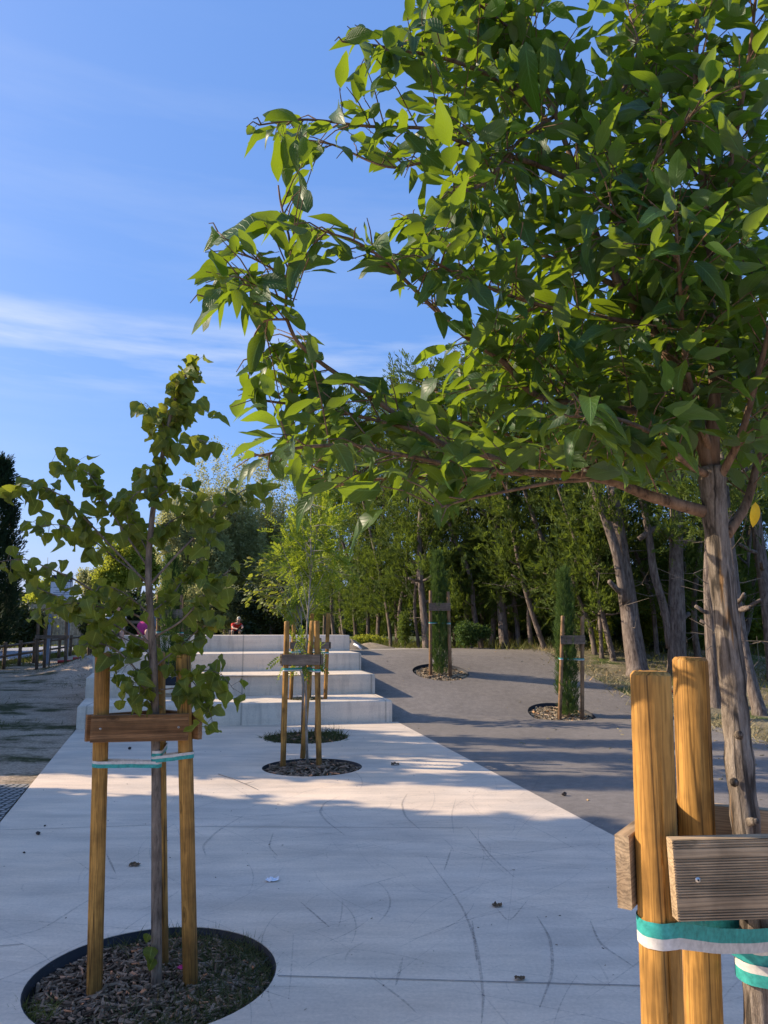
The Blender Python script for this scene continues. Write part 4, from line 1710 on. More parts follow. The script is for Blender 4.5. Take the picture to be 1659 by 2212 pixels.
    print('fg leaves', len(lp))
    # the single yellow leaf
    a, b = P(1632, 1085, YT - .05), P(1630, 1140, YT - .05)
    y = cloud('leaf', [LEAF_OVAL[0]], [a], frames(np.array([b - a]), np.array([[0, -1, 0.2]])), np.array([np.linalg.norm(b - a)]), np.array([.5]), M['yellowleaf'], e)
    y.matrix_parent_inverse = Matrix.Translation(-e.location)
    y['label'] = 'single yellow leaf hanging by the trunk'
    return e


foreground_tree()


# --- near left sapling with heart-shaped leaves
def left_tree():
    Y0 = TR_N[1]
    e = empty('broadleaf_tree', 'thin sapling with drooping heart shaped leaves tied between the near left stakes', 'tree', (TR_N[0], TR_N[1], -.05))
    inv = Matrix.Translation(-e.location)
    main = [TR_N] + [P(x, y, Y0) for x, y in ((338, 2000), (338, 1800), (337, 1650), (335, 1540), (331, 1420), (325, 1330), (320, 1240), (323, 1170), (333, 1080), (350, 990), (360, 930), (378, 860), (400, 810), (425, 765))]
    q = smooth_path(main, 3, 1)
    n = len(q)
    mb = MB()
    mb.tube(q, [.023 * (1 - i / n) ** .8 + .003 for i in range(n)], 14, True, 0, .03)
    mb.build('trunk', M['bark_smooth'], e).matrix_parent_inverse = inv
    limbs = []

    def limb(pts, dy, r0=.006):
        m = len(pts)
        l = [P(x, y, Y0 + dy * (i / (m - 1))) for i, (x, y) in enumerate(pts)]
        l = smooth_path(l, 4, 2)
        limbs.append((l, r0))
    limb([(320, 1225), (268, 1150), (232, 1090), (195, 1025), (160, 1000), (120, 975)], .1)
    limb([(318, 1260), (240, 1180), (170, 1105), (140, 1075), (95, 1050), (15, 1050)], -.15)
    limb([(318, 1255), (260, 1215), (200, 1165), (130, 1130), (70, 1140)], .25, .005)
    limb([(325, 1345), (240, 1300), (160, 1250), (100, 1225), (50, 1205), (-10, 1215)], -.25)
    limb([(330, 1390), (270, 1365), (190, 1310), (130, 1290), (80, 1270)], .2)
    limb([(330, 1400), (280, 1340), (220, 1310), (150, 1300), (90, 1320)], -.1)
    limb([(322, 1265), (380, 1200), (440, 1140), (480, 1090), (530, 1055), (580, 1045)], .1, .007)
    limb([(335, 1375), (390, 1345), (430, 1300), (470, 1250), (500, 1230)], -.2)
    limb([(345, 1490), (385, 1486), (410, 1470), (440, 1445), (480, 1455), (505, 1490)], -.1, .004)
    limb([(415, 1470), (430, 1490), (450, 1530), (460, 1560)], -.12, .003)
    limb([(335, 1500), (290, 1440), (250, 1400), (200, 1385), (180, 1395)], -.1, .005)
    limb([(335, 1500), (310, 1485), (290, 1470), (270, 1500)], -.15, .003)
    limb([(335, 1440), (390, 1395), (440, 1350), (480, 1340)], .05, .005)
    limb([(328, 1330), (270, 1280), (220, 1260), (190, 1300)], -.3, .004)
    limb([(340, 1050), (300, 1060), (270, 1090), (280, 1140)], -.1, .004)
    limb([(335, 1080), (370, 1050), (410, 1060), (440, 1085)], -.12, .004)
    limb([(345, 1010), (320, 1010), (300, 1040)], .15, .003)
    limb([(362, 930), (335, 890), (312, 868)], -.02, .003)
    limb([(350, 985), (400, 950), (440, 950), (450, 965)], -.1, .003)
    limb([(368, 900), (400, 880), (450, 890)], .05, .003)
    limb([(322, 1180), (360, 1130), (400, 1110), (440, 1120)], .15, .004)
    limb([(322, 1200), (290, 1130), (275, 1070)], .2, .004)
    limb([(330, 1320), (370, 1290), (410, 1230), (440, 1200)], .25, .004)
    limb([(340, 1430), (310, 1400), (250, 1370), (200, 1350)], .2, .004)
    bms = []
    lp, ld, lu, ls = [], [], [], []
    trunk_up = q[int(n * .45):]
    allp = limbs + [(q[int(n * .66):], .004)] + [(q[int(n * .8):], .003)]
    for li, (l, r0) in enumerate(allp):
        L = plen(l)
        m = len(l)
        bmb = MB()
        bms.append(bmb)
        if li < len(limbs):
            bmb.tube(l, [r0 * (1 - .75 * i / m) for i in range(m)], 7)
        start = .38 if L > .5 else .15
        if li >= len(limbs):
            start = .0
        k = int(L * (1 - start) / .0135)
        for i in range(k):
            f = start + (1 - start) * (i + random.random() * .5) / k
            p, d = path_sample(l, min(.999, f))
            rd = RNG.normal(size=3) * .7
            p2 = p + norm(rd + np.array((0, 0, -.2))) * random.uniform(.015, .085)
            bmb.tube([p, p2], [.0011, .0009], 4, False)
            dv = np.array((0, 0, -1.0)) + RNG.normal(size=3) * .5 + d * .3
            sp_ = proj(p2[None, :])[0]
            if 112 < sp_[0] < 160 and 1225 < sp_[1] < 1305 and random.random() < .8:
                continue
            lp.append(p2)
            ld.append(dv)
            lu.append(np.array((0.0, -1, .3)) + RNG.normal(size=3) * .7)
            ls.append(random.uniform(.06, .098))
    for (x, y, s) in ((322, 2018, .05), (328, 2045, .075), (332, 2070, .06)):
        lp.append(P(x, y, Y0 - .04))
        ld.append(np.array((-.3, -.3, -1.0)) + RNG.normal(size=3) * .2)
        lu.append(np.array((0, -1, .3)))
        ls.append(s)
    bmb = MB()
    bms.append(bmb)
    bmb.tube([P(338, 2075, Y0 - .01), P(322, 2015, Y0 - .04)], [.0018, .001], 5)
    for bmb in bms:
        bmb.build('branch', M['bark_smooth'], e).matrix_parent_inverse = inv
    lp, ld, lu, ls = map(np.array, (lp, ld, lu, ls))
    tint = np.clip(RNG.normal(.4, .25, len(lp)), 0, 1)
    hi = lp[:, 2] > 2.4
    tint[hi] = np.clip(tint[hi] + .2, 0, 1)  # sunlit top of the sapling painted in: upper leaves get a lighter tint
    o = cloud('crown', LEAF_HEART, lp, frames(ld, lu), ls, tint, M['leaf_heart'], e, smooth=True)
    o.matrix_parent_inverse = inv
    print('left leaves', len(lp))


left_tree()


# --- pinnate leaved trees in the row of pits
def pinnate_tree(label, root, path, cc, rad, n, tmpl, material, sc_, r0, seed, zmin=None, droop=.35, extra=None, barkm='bark_pale', tintc=.5):
    rs = np.random.default_rng(seed)
    e = empty('broadleaf_tree', label, 'tree', root)
    inv = Matrix.Translation(-e.location)
    q = smooth_path(path, 3, 1)
    m = len(q)
    mb = MB()
    mb.tube(q, [r0 * (1 - .85 * i / m) for i in range(m)], 10, True, 0, .03)
    bmb = mb
    pos, dirs = [], []
    cc = np.array(cc)
    rad = np.array(rad)
    nb = max(12, n // 14)
    for i in range(nb):
        f = rs.uniform(.45, 1.0)
        p, d = path_sample(q, f)
        tgt = cc + norm(rs.normal(size=3)) * rad * rs.uniform(.55, 1.0)
        if tgt[2] < p[2] - .25:
            tgt[2] = p[2] - .1
        mid = (p + tgt) / 2 + np.array((0, 0, .06))
        l = smooth_path([p, mid, tgt], 4, 1)
        bmb.tube(l, [r0 * .35 * (1 - .8 * k / len(l)) for k in range(len(l))], 5, False)
        for _ in range(n // nb):
            b, dd = path_sample(l, rs.uniform(.3, 1))
            b = b + rs.normal(size=3) * .05
            pos.append(b)
            dv = norm(b - (cc - np.array((0, 0, rad[2] * .3)))) + rs.normal(size=3) * .5 + dd * .3
            dv[2] -= droop * rs.random()
            dirs.append(dv)
    if extra:
        for (b, nn, sp) in extra:
            for _ in range(nn):
                pos.append(np.array(b) + rs.normal(size=3) * sp)
                dirs.append(rs.normal(size=3) + np.array((0, 0, -.2)))
    bmb.build('trunk', M[barkm], e).matrix_parent_inverse = inv
    pos, dirs = np.array(pos), np.array(dirs)
    k = len(pos)
    up = np.array((0, 0, 1)) + rs.normal(size=(k, 3)) * .5
    tint = np.clip(rs.normal(tintc, .25, k), 0, 1)
    o = cloud('crown', tmpl, pos, frames(dirs, up), rs.uniform(.75, 1.25, k) * sc_, tint, material, e)
    o.matrix_parent_inverse = inv
    return e


YM = TR_M[1]
tp = [TR_M] + [P(x, y, YM) for x, y in ((661, 1540), (660, 1430), (664, 1340), (668, 1290), (672, 1230), (671, 1150), (672, 1080), (668, 1010))]
cM = P(690, 1165, YM)
pinnate_tree('young tree with fine feathery yellow green leaves in the middle pit of the slab', TR_M, tp, cM, (.58, .5, .68), 540, PINNATE, M['leaf_pinnate'], .17, .017, 3,
             extra=[(P(645, 1385, YM - .1), 14, .05), (P(690, 1420, YM), 14, .07), (P(655, 1440, YM - .1), 12, .06), (P(610, 1420, YM - .05), 6, .04)])
c2 = PIT_2
t2 = [np.array((c2[0] - .02, c2[1], -.02))] + [P(x, y, c2[1]) for x, y in ((655, 1480), (652, 1380), (650, 1300), (655, 1220), (650, 1150))]
pinnate_tree('slim young tree behind the middle one rising from the weedy pit', t2[0], t2, P(645, 1225, c2[1]), (.65, .5, .62), 460, PINNATE, M['leaf_pinnate'], .16, .016, 5)
t3 = [np.array((pit_t1[0], pit_t1[1], SH - .03))] + [P(x, y, pit_t1[1]) for x, y in ((640, 1400), (630, 1320), (625, 1250), (620, 1180))]
HEART_S = [blade(2, heart, .2, .3, 0, 1), blade(2, heart, .4, -.2, 0, 1)]
pinnate_tree('young tree with broad yellowing leaves standing in the lowest concrete step', t3[0], t3, P(625, 1265, pit_t1[1]), (1.35, .6, .75), 700, HEART_S, M['leaf_heart'], .10, .02, 8, tintc=.62)


# --- cypress columns (young)
def young_cypress(label, base, tip, rmax, n, material, prof=None, sc_=.2):
    e = empty('young_cypress', label, 'cypress', base)
    inv = Matrix.Translation(-e.location)
    base, tip = np.array(base), np.array(tip)
    mb = MB()
    mb.tube([base - np.array((0, 0, .05)), lerp(base, tip, .5), lerp(base, tip, .9)], [.03, .018, .006], 8)
    mb.build('trunk', M['bark_smooth'], e).matrix_parent_inverse = inv
    f = RNG.random(n) ** .9 * .97 + .0
    th = RNG.random(n) * 2 * np.pi
    shape = np.clip(np.where(f < .12, .75 + f * 2, 1) * (1 - f ** 3.0) ** .75, .0, 1) * (1 + .17 * np.sin(f * 19 + 1 + th) + .16 * np.sin(th * 3 + f * 13) + .1 * np.sin(f * 47))
    rr = rmax * shape * RNG.uniform(.45, 1.0, n)
    axis = base[None] + (tip - base)[None] * f[:, None]
    out = np.stack((np.cos(th), np.sin(th), np.zeros(n)), -1)
    pos = axis + out * rr[:, None]
    d = out * .33 + np.array((0, 0, 1.0)) + RNG.normal(size=(n, 3)) * .24
    up = out + RNG.normal(size=(n, 3)) * .3
    tint = np.clip(RNG.normal(.5, .22, n), 0, .92)
    o = cloud('crown', SPRAY_YOUNG, pos, frames(d, up), RNG.uniform(.7, 1.3, n) * sc_, tint, material, e)
    o.matrix_parent_inverse = inv
    return e


bA = np.array((P(953, 1455, PIT_A[1])[0], PIT_A[1], hAz))
young_cypress('slender young cypress with its pointed top, planted high on the asphalt slope', bA, P(945, 1195, PIT_A[1]), .19, 1500, M['cyp_young'])
bB = np.array((P(1228, 1545, PIT_B[1])[0], PIT_B[1], hBz))
young_cypress('slender young cypress with its pointed top, planted low on the asphalt slope', bB, P(1216, 1232, PIT_B[1]), .17, 1500, M['cyp_young'])
bC = np.array((pit_t2[0], pit_t2[1], 2 * SH - .03))
young_cypress('dark young cypress column on the second step behind the near left sapling', bC, P(372, 1205, pit_t2[1]), .26, 1500, M['cyp_young'])


# --- the row of pruned cypresses behind the asphalt
def row_tree(x, y, w, tops, label, group='row of bare trunked cypresses', height=8.5, n=520, low=2.0, seed=0, spread=1.5, Y=None, extra=(), stubs=6, bm='bark_grey', density=1.0, side=0.0):
    rs = np.random.default_rng(seed + 100)
    h = hit(x, y) if Y is None else None
    if h is None:
        p = P(x, y, Y)
        h = np.array((p[0], Y, T(p[0], Y)))
    Y = h[1]
    e = empty('cypress_tree', label, 'cypress', h, group)
    inv = Matrix.Translation(-e.location)
    r = w * K / F * Y / 2
    pts = [h - np.array((0, 0, .15)), h + np.array((0, 0, .05))]
    dy = 0
    for (tx, ty) in tops:
        dy += rs.uniform(-.1, .2)
        pts.append(P(tx, ty, Y + dy))
    d = pts[-1] - pts[-2]
    d = d / np.linalg.norm(d)
    d = norm(d + np.array((0, 0, .6)))
    while pts[-1][2] < h[2] + height * .8:
        pts.append(pts[-1] + d * 1.2 + rs.normal(size=3) * .08)
    q = smooth_path(pts, 3, 2)
    m = len(q)
    mb = MB()
    rad = [r * (1.25 if i == 0 else 1.12 if i < 3 else 1) * (1 - .72 * i / m) for i in range(m)]
    mb.tube(q, rad, 12, True, 0, .06)
    bmb = mb
    for pl, ww in extra:
        l = smooth_path([P(a, b, Y - .15 * i / max(1, len(pl) - 1)) for i, (a, b) in enumerate(pl)], 3, 1)
        r1 = ww * K / F * Y / 2
        bmb.tube(l, [r1 * (1 - .35 * i / len(l)) for i in range(len(l))], 8, True, 0, .05)
    # sawn stubs and dead twigs
    for i in range(stubs):
        f = rs.uniform(.12, .7)
        p, dd = path_sample(q, f)
        a = rs.uniform(0, 6.28)
        o_ = np.array((math.cos(a), math.sin(a) - .4, rs.uniform(-.1, .5)))
        L = rs.uniform(.2, .7)
        bmb.tube([p, p + o_ * L * .5, p + o_ * L + np.array((0, 0, .06))], [r * .28 + .008, r * .22 + .006, r * .2 + .005], 6)
    for i in range(int(stubs * 2.5)):
        f = rs.uniform(.1, .75)
        p, dd = path_sample(q, f)
        a = rs.uniform(0, 6.28)
        o_ = np.array((math.cos(a), math.sin(a), rs.uniform(-.25, .6)))
        L = rs.uniform(.4, 1.3)
        p1 = p + o_ * L * .5 + rs.normal(size=3) * .08
        p2 = p + o_ * L + rs.normal(size=3) * .15
        bmb.tube([p, p1, p2], [.010, .007, .003], 4, False, 1)
        bmb.tube([p1, p1 + rs.normal(size=3) * .25], [.007, .003], 4, False, 1)
    bmb.build('trunk', [M[bm], M['twig_dead']], e).matrix_parent_inverse = inv
    # foliage: boughs carrying upswept sprays
    pos, dirs = [], []
    tint = []
    nb = int(n / 12)
    for i in range(nb):
        z = low + (height - low) * rs.random() ** 1.15
        f = min(.98, z / (height * .82))
        p, dd = path_sample(q, f)
        p = p.copy()
        p[2] = h[2] + z
        a = rs.uniform(0, 6.28)
        o_ = np.array((math.cos(a) + side, math.sin(a), .0))
        R_ = spread * (1 - .55 * max(0, (z / height - .45))) * rs.uniform(.45, 1.0)
        up_ = rs.uniform(.1, .7)
        tb = rs.normal(.45, .2)
        for j in range(15):
            s = rs.uniform(.3, 1)
            b = p + o_ * R_ * s + np.array((0, 0, up_ * R_ * s * s)) + rs.normal(size=3) * .13
            pos.append(b)
            dirs.append(o_ * .5 + np.array((0, 0, rs.uniform(.1, 1.1))) + rs.normal(size=3) * .35)
            tint.append(tb + rs.normal(0, .15))
    pos, dirs = np.array(pos), np.array(dirs)
    k = len(pos)
    o = cloud('crown', SPRAY, pos, frames(dirs, np.array((0, 0, 1)) + rs.normal(size=(k, 3)) * .6), rs.uniform(.7, 1.35, k) * .42, np.clip(np.array(tint), 0, .93), M['cyp'], e)
    o.matrix_parent_inverse = inv
    return e


row_tree(1378, 1446, 50, [(1362, 1340), (1345, 1220), (1330, 1110), (1322, 1040)], 'thick grey trunk leaning left, its slimmer twin stem parting at mid height', low=3.0, seed=1, n=700, Y=17.0,
         extra=[([(1350, 1300), (1335, 1200), (1305, 1110), (1285, 1060), (1262, 1010)], 24)])
row_tree(1462, 1442, 44, [(1462, 1330), (1460, 1230), (1462, 1130), (1455, 1050)], 'ivy clad dark trunk with a long sawn limb rising on its left', low=2.2, seed=2, n=800, Y=17.2,
         extra=[([(1448, 1400), (1440, 1330), (1412, 1240), (1402, 1160), (1392, 1100), (1386, 1075)], 20), ([(1450, 1160), (1420, 1140), (1400, 1150), (1380, 1165)], 18)])
row_tree(1545, 1514, 32, [(1537, 1380), (1530, 1250), (1535, 1100)], 'straight trunk partly hidden behind the pale foreground trunk', low=3.6, seed=3, n=450, Y=15.2)
row_tree(1642, 1545, 30, [(1615, 1450), (1596, 1340), (1582, 1220), (1570, 1100)], 'trunk leaning left at the right edge, its foot in the dry verge', low=3.4, seed=4, n=500, Y=14.6)
row_tree(1672, 1420, 34, [(1655, 1280), (1640, 1180), (1628, 1080)], 'pale trunk with short dead twigs at the far right edge', low=3.6, seed=5, n=600, Y=17.0)
row_tree(1090, 1393, 24, [(1082, 1300), (1078, 1230), (1072, 1120)], 'straight dark trunk right of the upper pit cypress', seed=6, Y=21.5, low=2.2)
row_tree(922, 1398, 20, [(915, 1320), (908, 1250), (905, 1150)], 'thick reddish trunk just left of the upper pit stakes', seed=7, Y=22.0, low=2.0)
plainlab = 'slim bare cypress trunk in the row closing the far side of the asphalt'
k = 0
for (x, y, w, tx, Y) in ((905, 1399, 9, 898, 22.5), (1040, 1393, 13, 1005, 21.8), (1013, 1394, 11, 990, 22.5), (1062, 1392, 15, 1055, 22.4), (1120, 1392, 12, 1098, 21.6), (1148, 1392, 12, 1142, 21.0), (1176, 1395, 13, 1120, 20.2),
                         (1252, 1400, 16, 1180, 19.5), (1285, 1410, 13, 1225, 18.8), (1300, 1420, 10, 1270, 18.4), (1325, 1428, 14, 1290, 18.2), (870, 1397, 10, 862, 23.5), (845, 1392, 9, 830, 24.5), (815, 1390, 10, 806, 25.5), (795, 1386, 10, 775, 26.5),
                         (770, 1385, 9, 752, 28), (745, 1384, 8, 738, 29), (722, 1382, 9, 716, 31), (700, 1380, 8, 694, 33), (1235, 1398, 12, 1215, 20.8), (1420, 1436, 12, 1400, 18.8), (1510, 1440, 16, 1500, 18.5), (1600, 1450, 14, 1600, 18.8), (1580, 1460, 14, 1660, 20), (960, 1396, 12, 965, 23), (1205, 1396, 18, 1196, 22.5)):
    k += 1
    row_tree(x, y, w, [((x * 2 + tx) / 3 + 9 * math.sin(k * 5.1), y - 70), ((x + tx * 2) / 3 + 14 * math.sin(k * 3.3), y - 150), (tx + 30 * math.sin(k * 2.3), y - 240)], plainlab, seed=20 + k, Y=Y, low=.5 + 1.1 * ((k * 37) % 10) / 10, n=720, spread=1.35, stubs=4)
# second rank that closes the view behind
for i, (x, Y) in enumerate(((680, 38), (740, 34), (800, 30), (860, 28), (925, 27), (985, 26), (1045, 25.5), (1105, 25), (1165, 24.5), (1225, 24), (1290, 23), (1350, 22), (1410, 21.5), (1480, 21.5), (1550, 22), (1620, 22), (1700, 22))):
    row_tree(x, 1390, 16, [(x - 3, 1320), (x - 6, 1230)], 'shadowed cypress in the second rank behind the bare trunks', 'second rank of cypresses', seed=60 + i, Y=Y, low=.2, n=900, height=8.0 if Y > 26 else 9.0, spread=1.8, stubs=2)


# --- clumpy broadleaf trees and shrubs
def bushy(label, base, cc, rad, n, material, sc_, name='tree', cat='tree', group=None, seed=0, trunk=True, lobes=9, tmpl=None, hollow=.55, tintc=.5, wisps=0):
    rs = np.random.default_rng(seed + 500)
    e = empty(name, label, cat, base, group)
    inv = Matrix.Translation(-e.location)
    base, cc, rad = np.array(base, float), np.array(cc, float), np.array(rad, float)
    mb = MB()
    top = cc + np.array((0, 0, rad[2] * .5))
    mb.tube(smooth_path([base - np.array((0, 0, .2)), lerp(base, top, .4) + rs.normal(size=3) * .1 * rad[0], top], 3, 1), [max(.02, rad[0] * .07)] * 3 + [max(.015, rad[0] * .05)] * 3 + [max(.01, rad[0] * .02)], 8)
    L = []
    for i in range(lobes):
        dd = norm(rs.normal(size=3))
        c = cc + dd * rad * rs.uniform(.35, .75)
        L.append((c, rad * rs.uniform(.32, .55)))
        mb.tube(smooth_path([lerp(base, top, rs.uniform(.25, .8)), (c + cc) / 2, c + dd * rad * .2], 3, 1), [rad[0] * .03] * 3 + [rad[0] * .02] * 3 + [rad[0] * .006], 5)
    mb.build('trunk', M['bark_grey'], e).matrix_parent_inverse = inv
    L.append((cc, rad * .6))
    per = n // len(L)
    pos, tint = [], []
    for c, r in L:
        dd = norm(rs.normal(size=(per, 3)))
        q = rs.uniform(hollow, 1.05, per)[:, None]
        pos.append(c + dd * r * q)
        tint.append(np.clip(rs.normal(tintc + rs.normal(0, .12), .2, per), 0, .94))
    pos, tint = np.concatenate(pos), np.concatenate(tint)
    if wisps:
        wp = []
        for i in range(wisps):
            a = norm(rs.normal(size=3) * np.array((1, 1, .6)) + np.array((0, 0, .7)))
            b = cc + a * rad * .85
            for s in np.linspace(0, 1, 12):
                wp.append(b + (a * .3 + np.array((0, 0, .9))) * s * rad[2] * .28 + rs.normal(size=3) * .06 * rad[0] * .4)
        pos = np.concatenate((pos, np.array(wp)))
        tint = np.concatenate((tint, np.clip(rs.normal(.5, .2, len(wp)), 0, .9)))
    ok = pos[:, 2] > base[2] + .02
    pos, tint = pos[ok], tint[ok]
    k = len(pos)
    o = cloud('crown', tmpl or CLUMP, pos, frames(rs.normal(size=(k, 3)), rs.normal(size=(k, 3))), rs.uniform(.6, 1.3, k) * sc_, tint, material, e)
    o.matrix_parent_inverse = inv
    return e


def bush_at(label, x, y, rx, ry, Y, n, material, sc_, **kw):
    c = P(x, y, Y)
    rxm, rzm = rx * K / F * Y, ry * K / F * Y
    base = (c[0], Y, T(c[0], Y) - .02)
    return bushy(label, base, c, (rxm, max(.6, rxm * .7), rzm), n, material, sc_, **kw)


# large grey-green trees centre left
bush_at('tall grey green poplar with wispy top behind the seating steps', 500, 1150, 120, 180, 44, 9500, M['poplar'], .27, seed=1, lobes=16, wisps=50, tintc=.55)
bush_at('rounded grey green tree left of the tall poplar', 410, 1200, 80, 140, 41, 6500, M['poplar'], .26, seed=2, lobes=12, wisps=24, tintc=.5)
bush_at('grey green tree right of the tall poplar, half behind the feathery sapling', 610, 1170, 85, 165, 46, 6500, M['poplar'], .27, seed=3, lobes=12, wisps=20, tintc=.55)
bush_at('dark evergreen shrub right of the red clad figure', 590, 1310, 85, 65, 36, 3000, M['darkleaf'], .26, name='shrub', cat='shrub', seed=4, lobes=9)
bush_at('olive green shrub directly behind the top step', 460, 1310, 75, 60, 36, 2600, M['poplar'], .22, name='shrub', cat='shrub', seed=5, lobes=9, tintc=.45)
bush_at('dark shrub left of the seated people', 270, 1330, 50, 50, 34, 2000, M['darkleaf'], .24, name='shrub', cat='shrub', seed=6)
bush_at('bright yellow green tree right of the sign', 255, 1235, 55, 75, 60, 2600, M['bright'], .45, seed=7, tintc=.5, wisps=10)
bush_at('pale green distant tree above the near left sapling', 300, 1215, 50, 70, 68, 2200, M['bright'], .5, seed=8, tintc=.3)
bush_at('small round distant tree left of the sign', 205, 1265, 32, 45, 75, 1500, M['poplar'], .5, seed=9)
bush_at('yellow lit bush behind the rail fence, left of the sign', 95, 1300, 45, 48, 48, 1800, M['bright'], .34, name='shrub', cat='shrub', seed=10, tintc=.6)
bush_at('dark round bush right of the sign posts', 195, 1320, 40, 45, 44, 1800, M['darkleaf'], .3, name='shrub', cat='shrub', seed=11)
bush_at('dark hedge bush behind the rail fence at the left', 50, 1345, 55, 60, 44, 2200, M['darkleaf'], .32, name='shrub', cat='shrub', seed=12)
bush_at('light green bush beyond the pale picket fence', 150, 1345, 50, 40, 52, 1500, M['bright'], .34, name='shrub', cat='shrub', seed=13, tintc=.35)
for i, x in enumerate((1010, 1110, 1210, 1310, 1410, 1510, 1610, 1710)):
    bush_at('dark hedge mass closing the view behind the bare trunks', x, 1290, 75, 130, 29 - i * .4, 1500, M['darkleaf'], .42, name='shrub', cat='shrub', group='dark hedge behind the trunks', seed=40 + i)
# sunny bushes between the trunks on the right
bush_at('sunny yellow green bush between the two thick trunks', 1415, 1360, 38, 60, 21, 1500, M['bright'], .17, name='shrub', cat='shrub', seed=14, tintc=.4)
bush_at('sunny bush right of the ivy clad trunk', 1500, 1350, 40, 65, 21.5, 1700, M['bright'], .17, name='shrub', cat='shrub', seed=15, tintc=.5)
bush_at('bright leafy bush at the far right behind the leaning trunk', 1630, 1355, 50, 60, 22, 1900, M['bright'], .2, name='shrub', cat='shrub', seed=16, tintc=.6)
bush_at('dark low shrub at the foot of the thick leaning trunk', 1425, 1420, 30, 35, 19.5, 900, M['darkleaf'], .14, name='shrub', cat='shrub', seed=17)
bush_at('blue grey juniper bush right of the upper pit cypress', 1020, 1365, 38, 28, 21.0, 900, M['cyp_young'], .13, name='shrub', cat='shrub', seed=18, tintc=.2)
bush_at('pale ivy covered stump left of the upper pit stakes', 875, 1355, 14, 48, 22.5, 620, M['cyp'], .11, name='shrub', cat='shrub', seed=19, tintc=.6)
bush_at('ivy column left of the thick leaning trunk', 1300, 1370, 18, 60, 19, 700, M['bright'], .11, name='shrub', cat='shrub', seed=20, tintc=.3)
bush_at('low bright undergrowth right of the top step', 790, 1385, 45, 16, 24, 900, M['bright'], .12, name='shrub', cat='shrub', seed=21, tintc=.4)

# tall dark cypress at the left edge
def column(label, x, ytop, ybase_Y, rm, n, name='cypress_tree', seed=0, sc_=.6, mat_='cyp_dark', base=None, height=None):
    rs = np.random.default_rng(seed + 900)
    if base is None:
        c = P(x, ytop, ybase_Y)
        base = np.array((c[0], c[1], T(c[0], c[1])))
        height = c[2] - base[2]
    base = np.array(base, float)
    e = empty(name, label, 'cypress', base)
    inv = Matrix.Translation(-e.location)
    mb = MB()
    mb.tube([base - np.array((0, 0, .2)), base + np.array((0, 0, height * .5)), base + np.array((0, 0, height * .93))], [rm * .13, rm * .08, .02], 8)
    mb.build('trunk', M['bark_grey'], e).matrix_parent_inverse = inv
    f = rs.random(n)
    th = rs.random(n) * 2 * np.pi
    shape = np.minimum(1, .55 + f * 3) * (1 - f ** 2.4) ** .8
    rr = rm * shape * rs.uniform(.55, 1, n) * (1 + .15 * np.sin(th * 4 + f * 11))
    out = np.stack((np.cos(th), np.sin(th), np.zeros(n)), -1)
    pos = base + out * rr[:, None] + np.stack((np.zeros(n), np.zeros(n), f * height), -1)
    d = out * .5 + np.array((0, 0, .8)) + rs.normal(size=(n, 3)) * .3
    o = cloud('crown', SPRAY, pos, frames(d, out + rs.normal(size=(n, 3)) * .4), rs.uniform(.7, 1.3, n) * sc_, np.clip(rs.normal(.4, .25, n), 0, .9), M[mat_], e)
    o.matrix_parent_inverse = inv
    return e


column('tall dark cypress cut by the left edge of the view', 2, 1003, 30, 1.0, 2400, seed=1)

# far wood that closes the horizon
def far_wood():
    n = 9000
    a = RNG.uniform(-60, 70, n)
    y = RNG.uniform(82, 100, n)
    hgt = 4.0 + 1.8 * np.sin(a * .21) + 1.2 * np.sin(a * .53 + 1) + np.where(a > -15, 3.0, 0)
    z = 1 + RNG.random(n) * hgt
    pos = np.stack((a, y, z), -1)
    o = cloud('distant_wood', CLUMP, pos, frames(randdir(n), randdir(n)), RNG.uniform(1.0, 2.0, n), RNG.random(n) * .9, M['darkleaf'])
    tag(o, 'dark strip of distant woodland closing the horizon', 'wood', None, 'stuff')


far_wood()

# trees beyond the left edge whose shadows cross the slab
def shade_tree(label, x, y, h, r, n, seed, f0=.12, sc_=.5):
    rs = np.random.default_rng(seed + 1300)
    base = np.array((x, y, T(x, y) - .05))
    e = empty('shade_tree', label, 'tree', base, 'trees beyond the left edge')
    inv = Matrix.Translation(-e.location)
    mb = MB()
    mb.tube([base, base + np.array((.1, 0, h * .5)), base + np.array((0, .1, h * .9))], [.2, .13, .03], 8)
    mb.build('trunk', M['bark_grey'], e).matrix_parent_inverse = inv
    f = rs.random(n)
    th = rs.random(n) * 6.283
    rr = r * np.minimum(1, .5 + f * 3) * (1 - f ** 5) * np.sqrt(rs.random(n)) * (1 + .08 * np.sin(th * 3 + f * 8))
    pos = base + np.stack((rr * np.cos(th), rr * np.sin(th), h * (f0 + (1 - f0) * f)), -1)
    o = cloud('crown', CLUMP, pos, frames(rs.normal(size=(n, 3)), rs.normal(size=(n, 3))), rs.uniform(.7, 1.3, n) * sc_, rs.random(n) * .9, M['darkleaf'], e)
    o.matrix_parent_inverse = inv


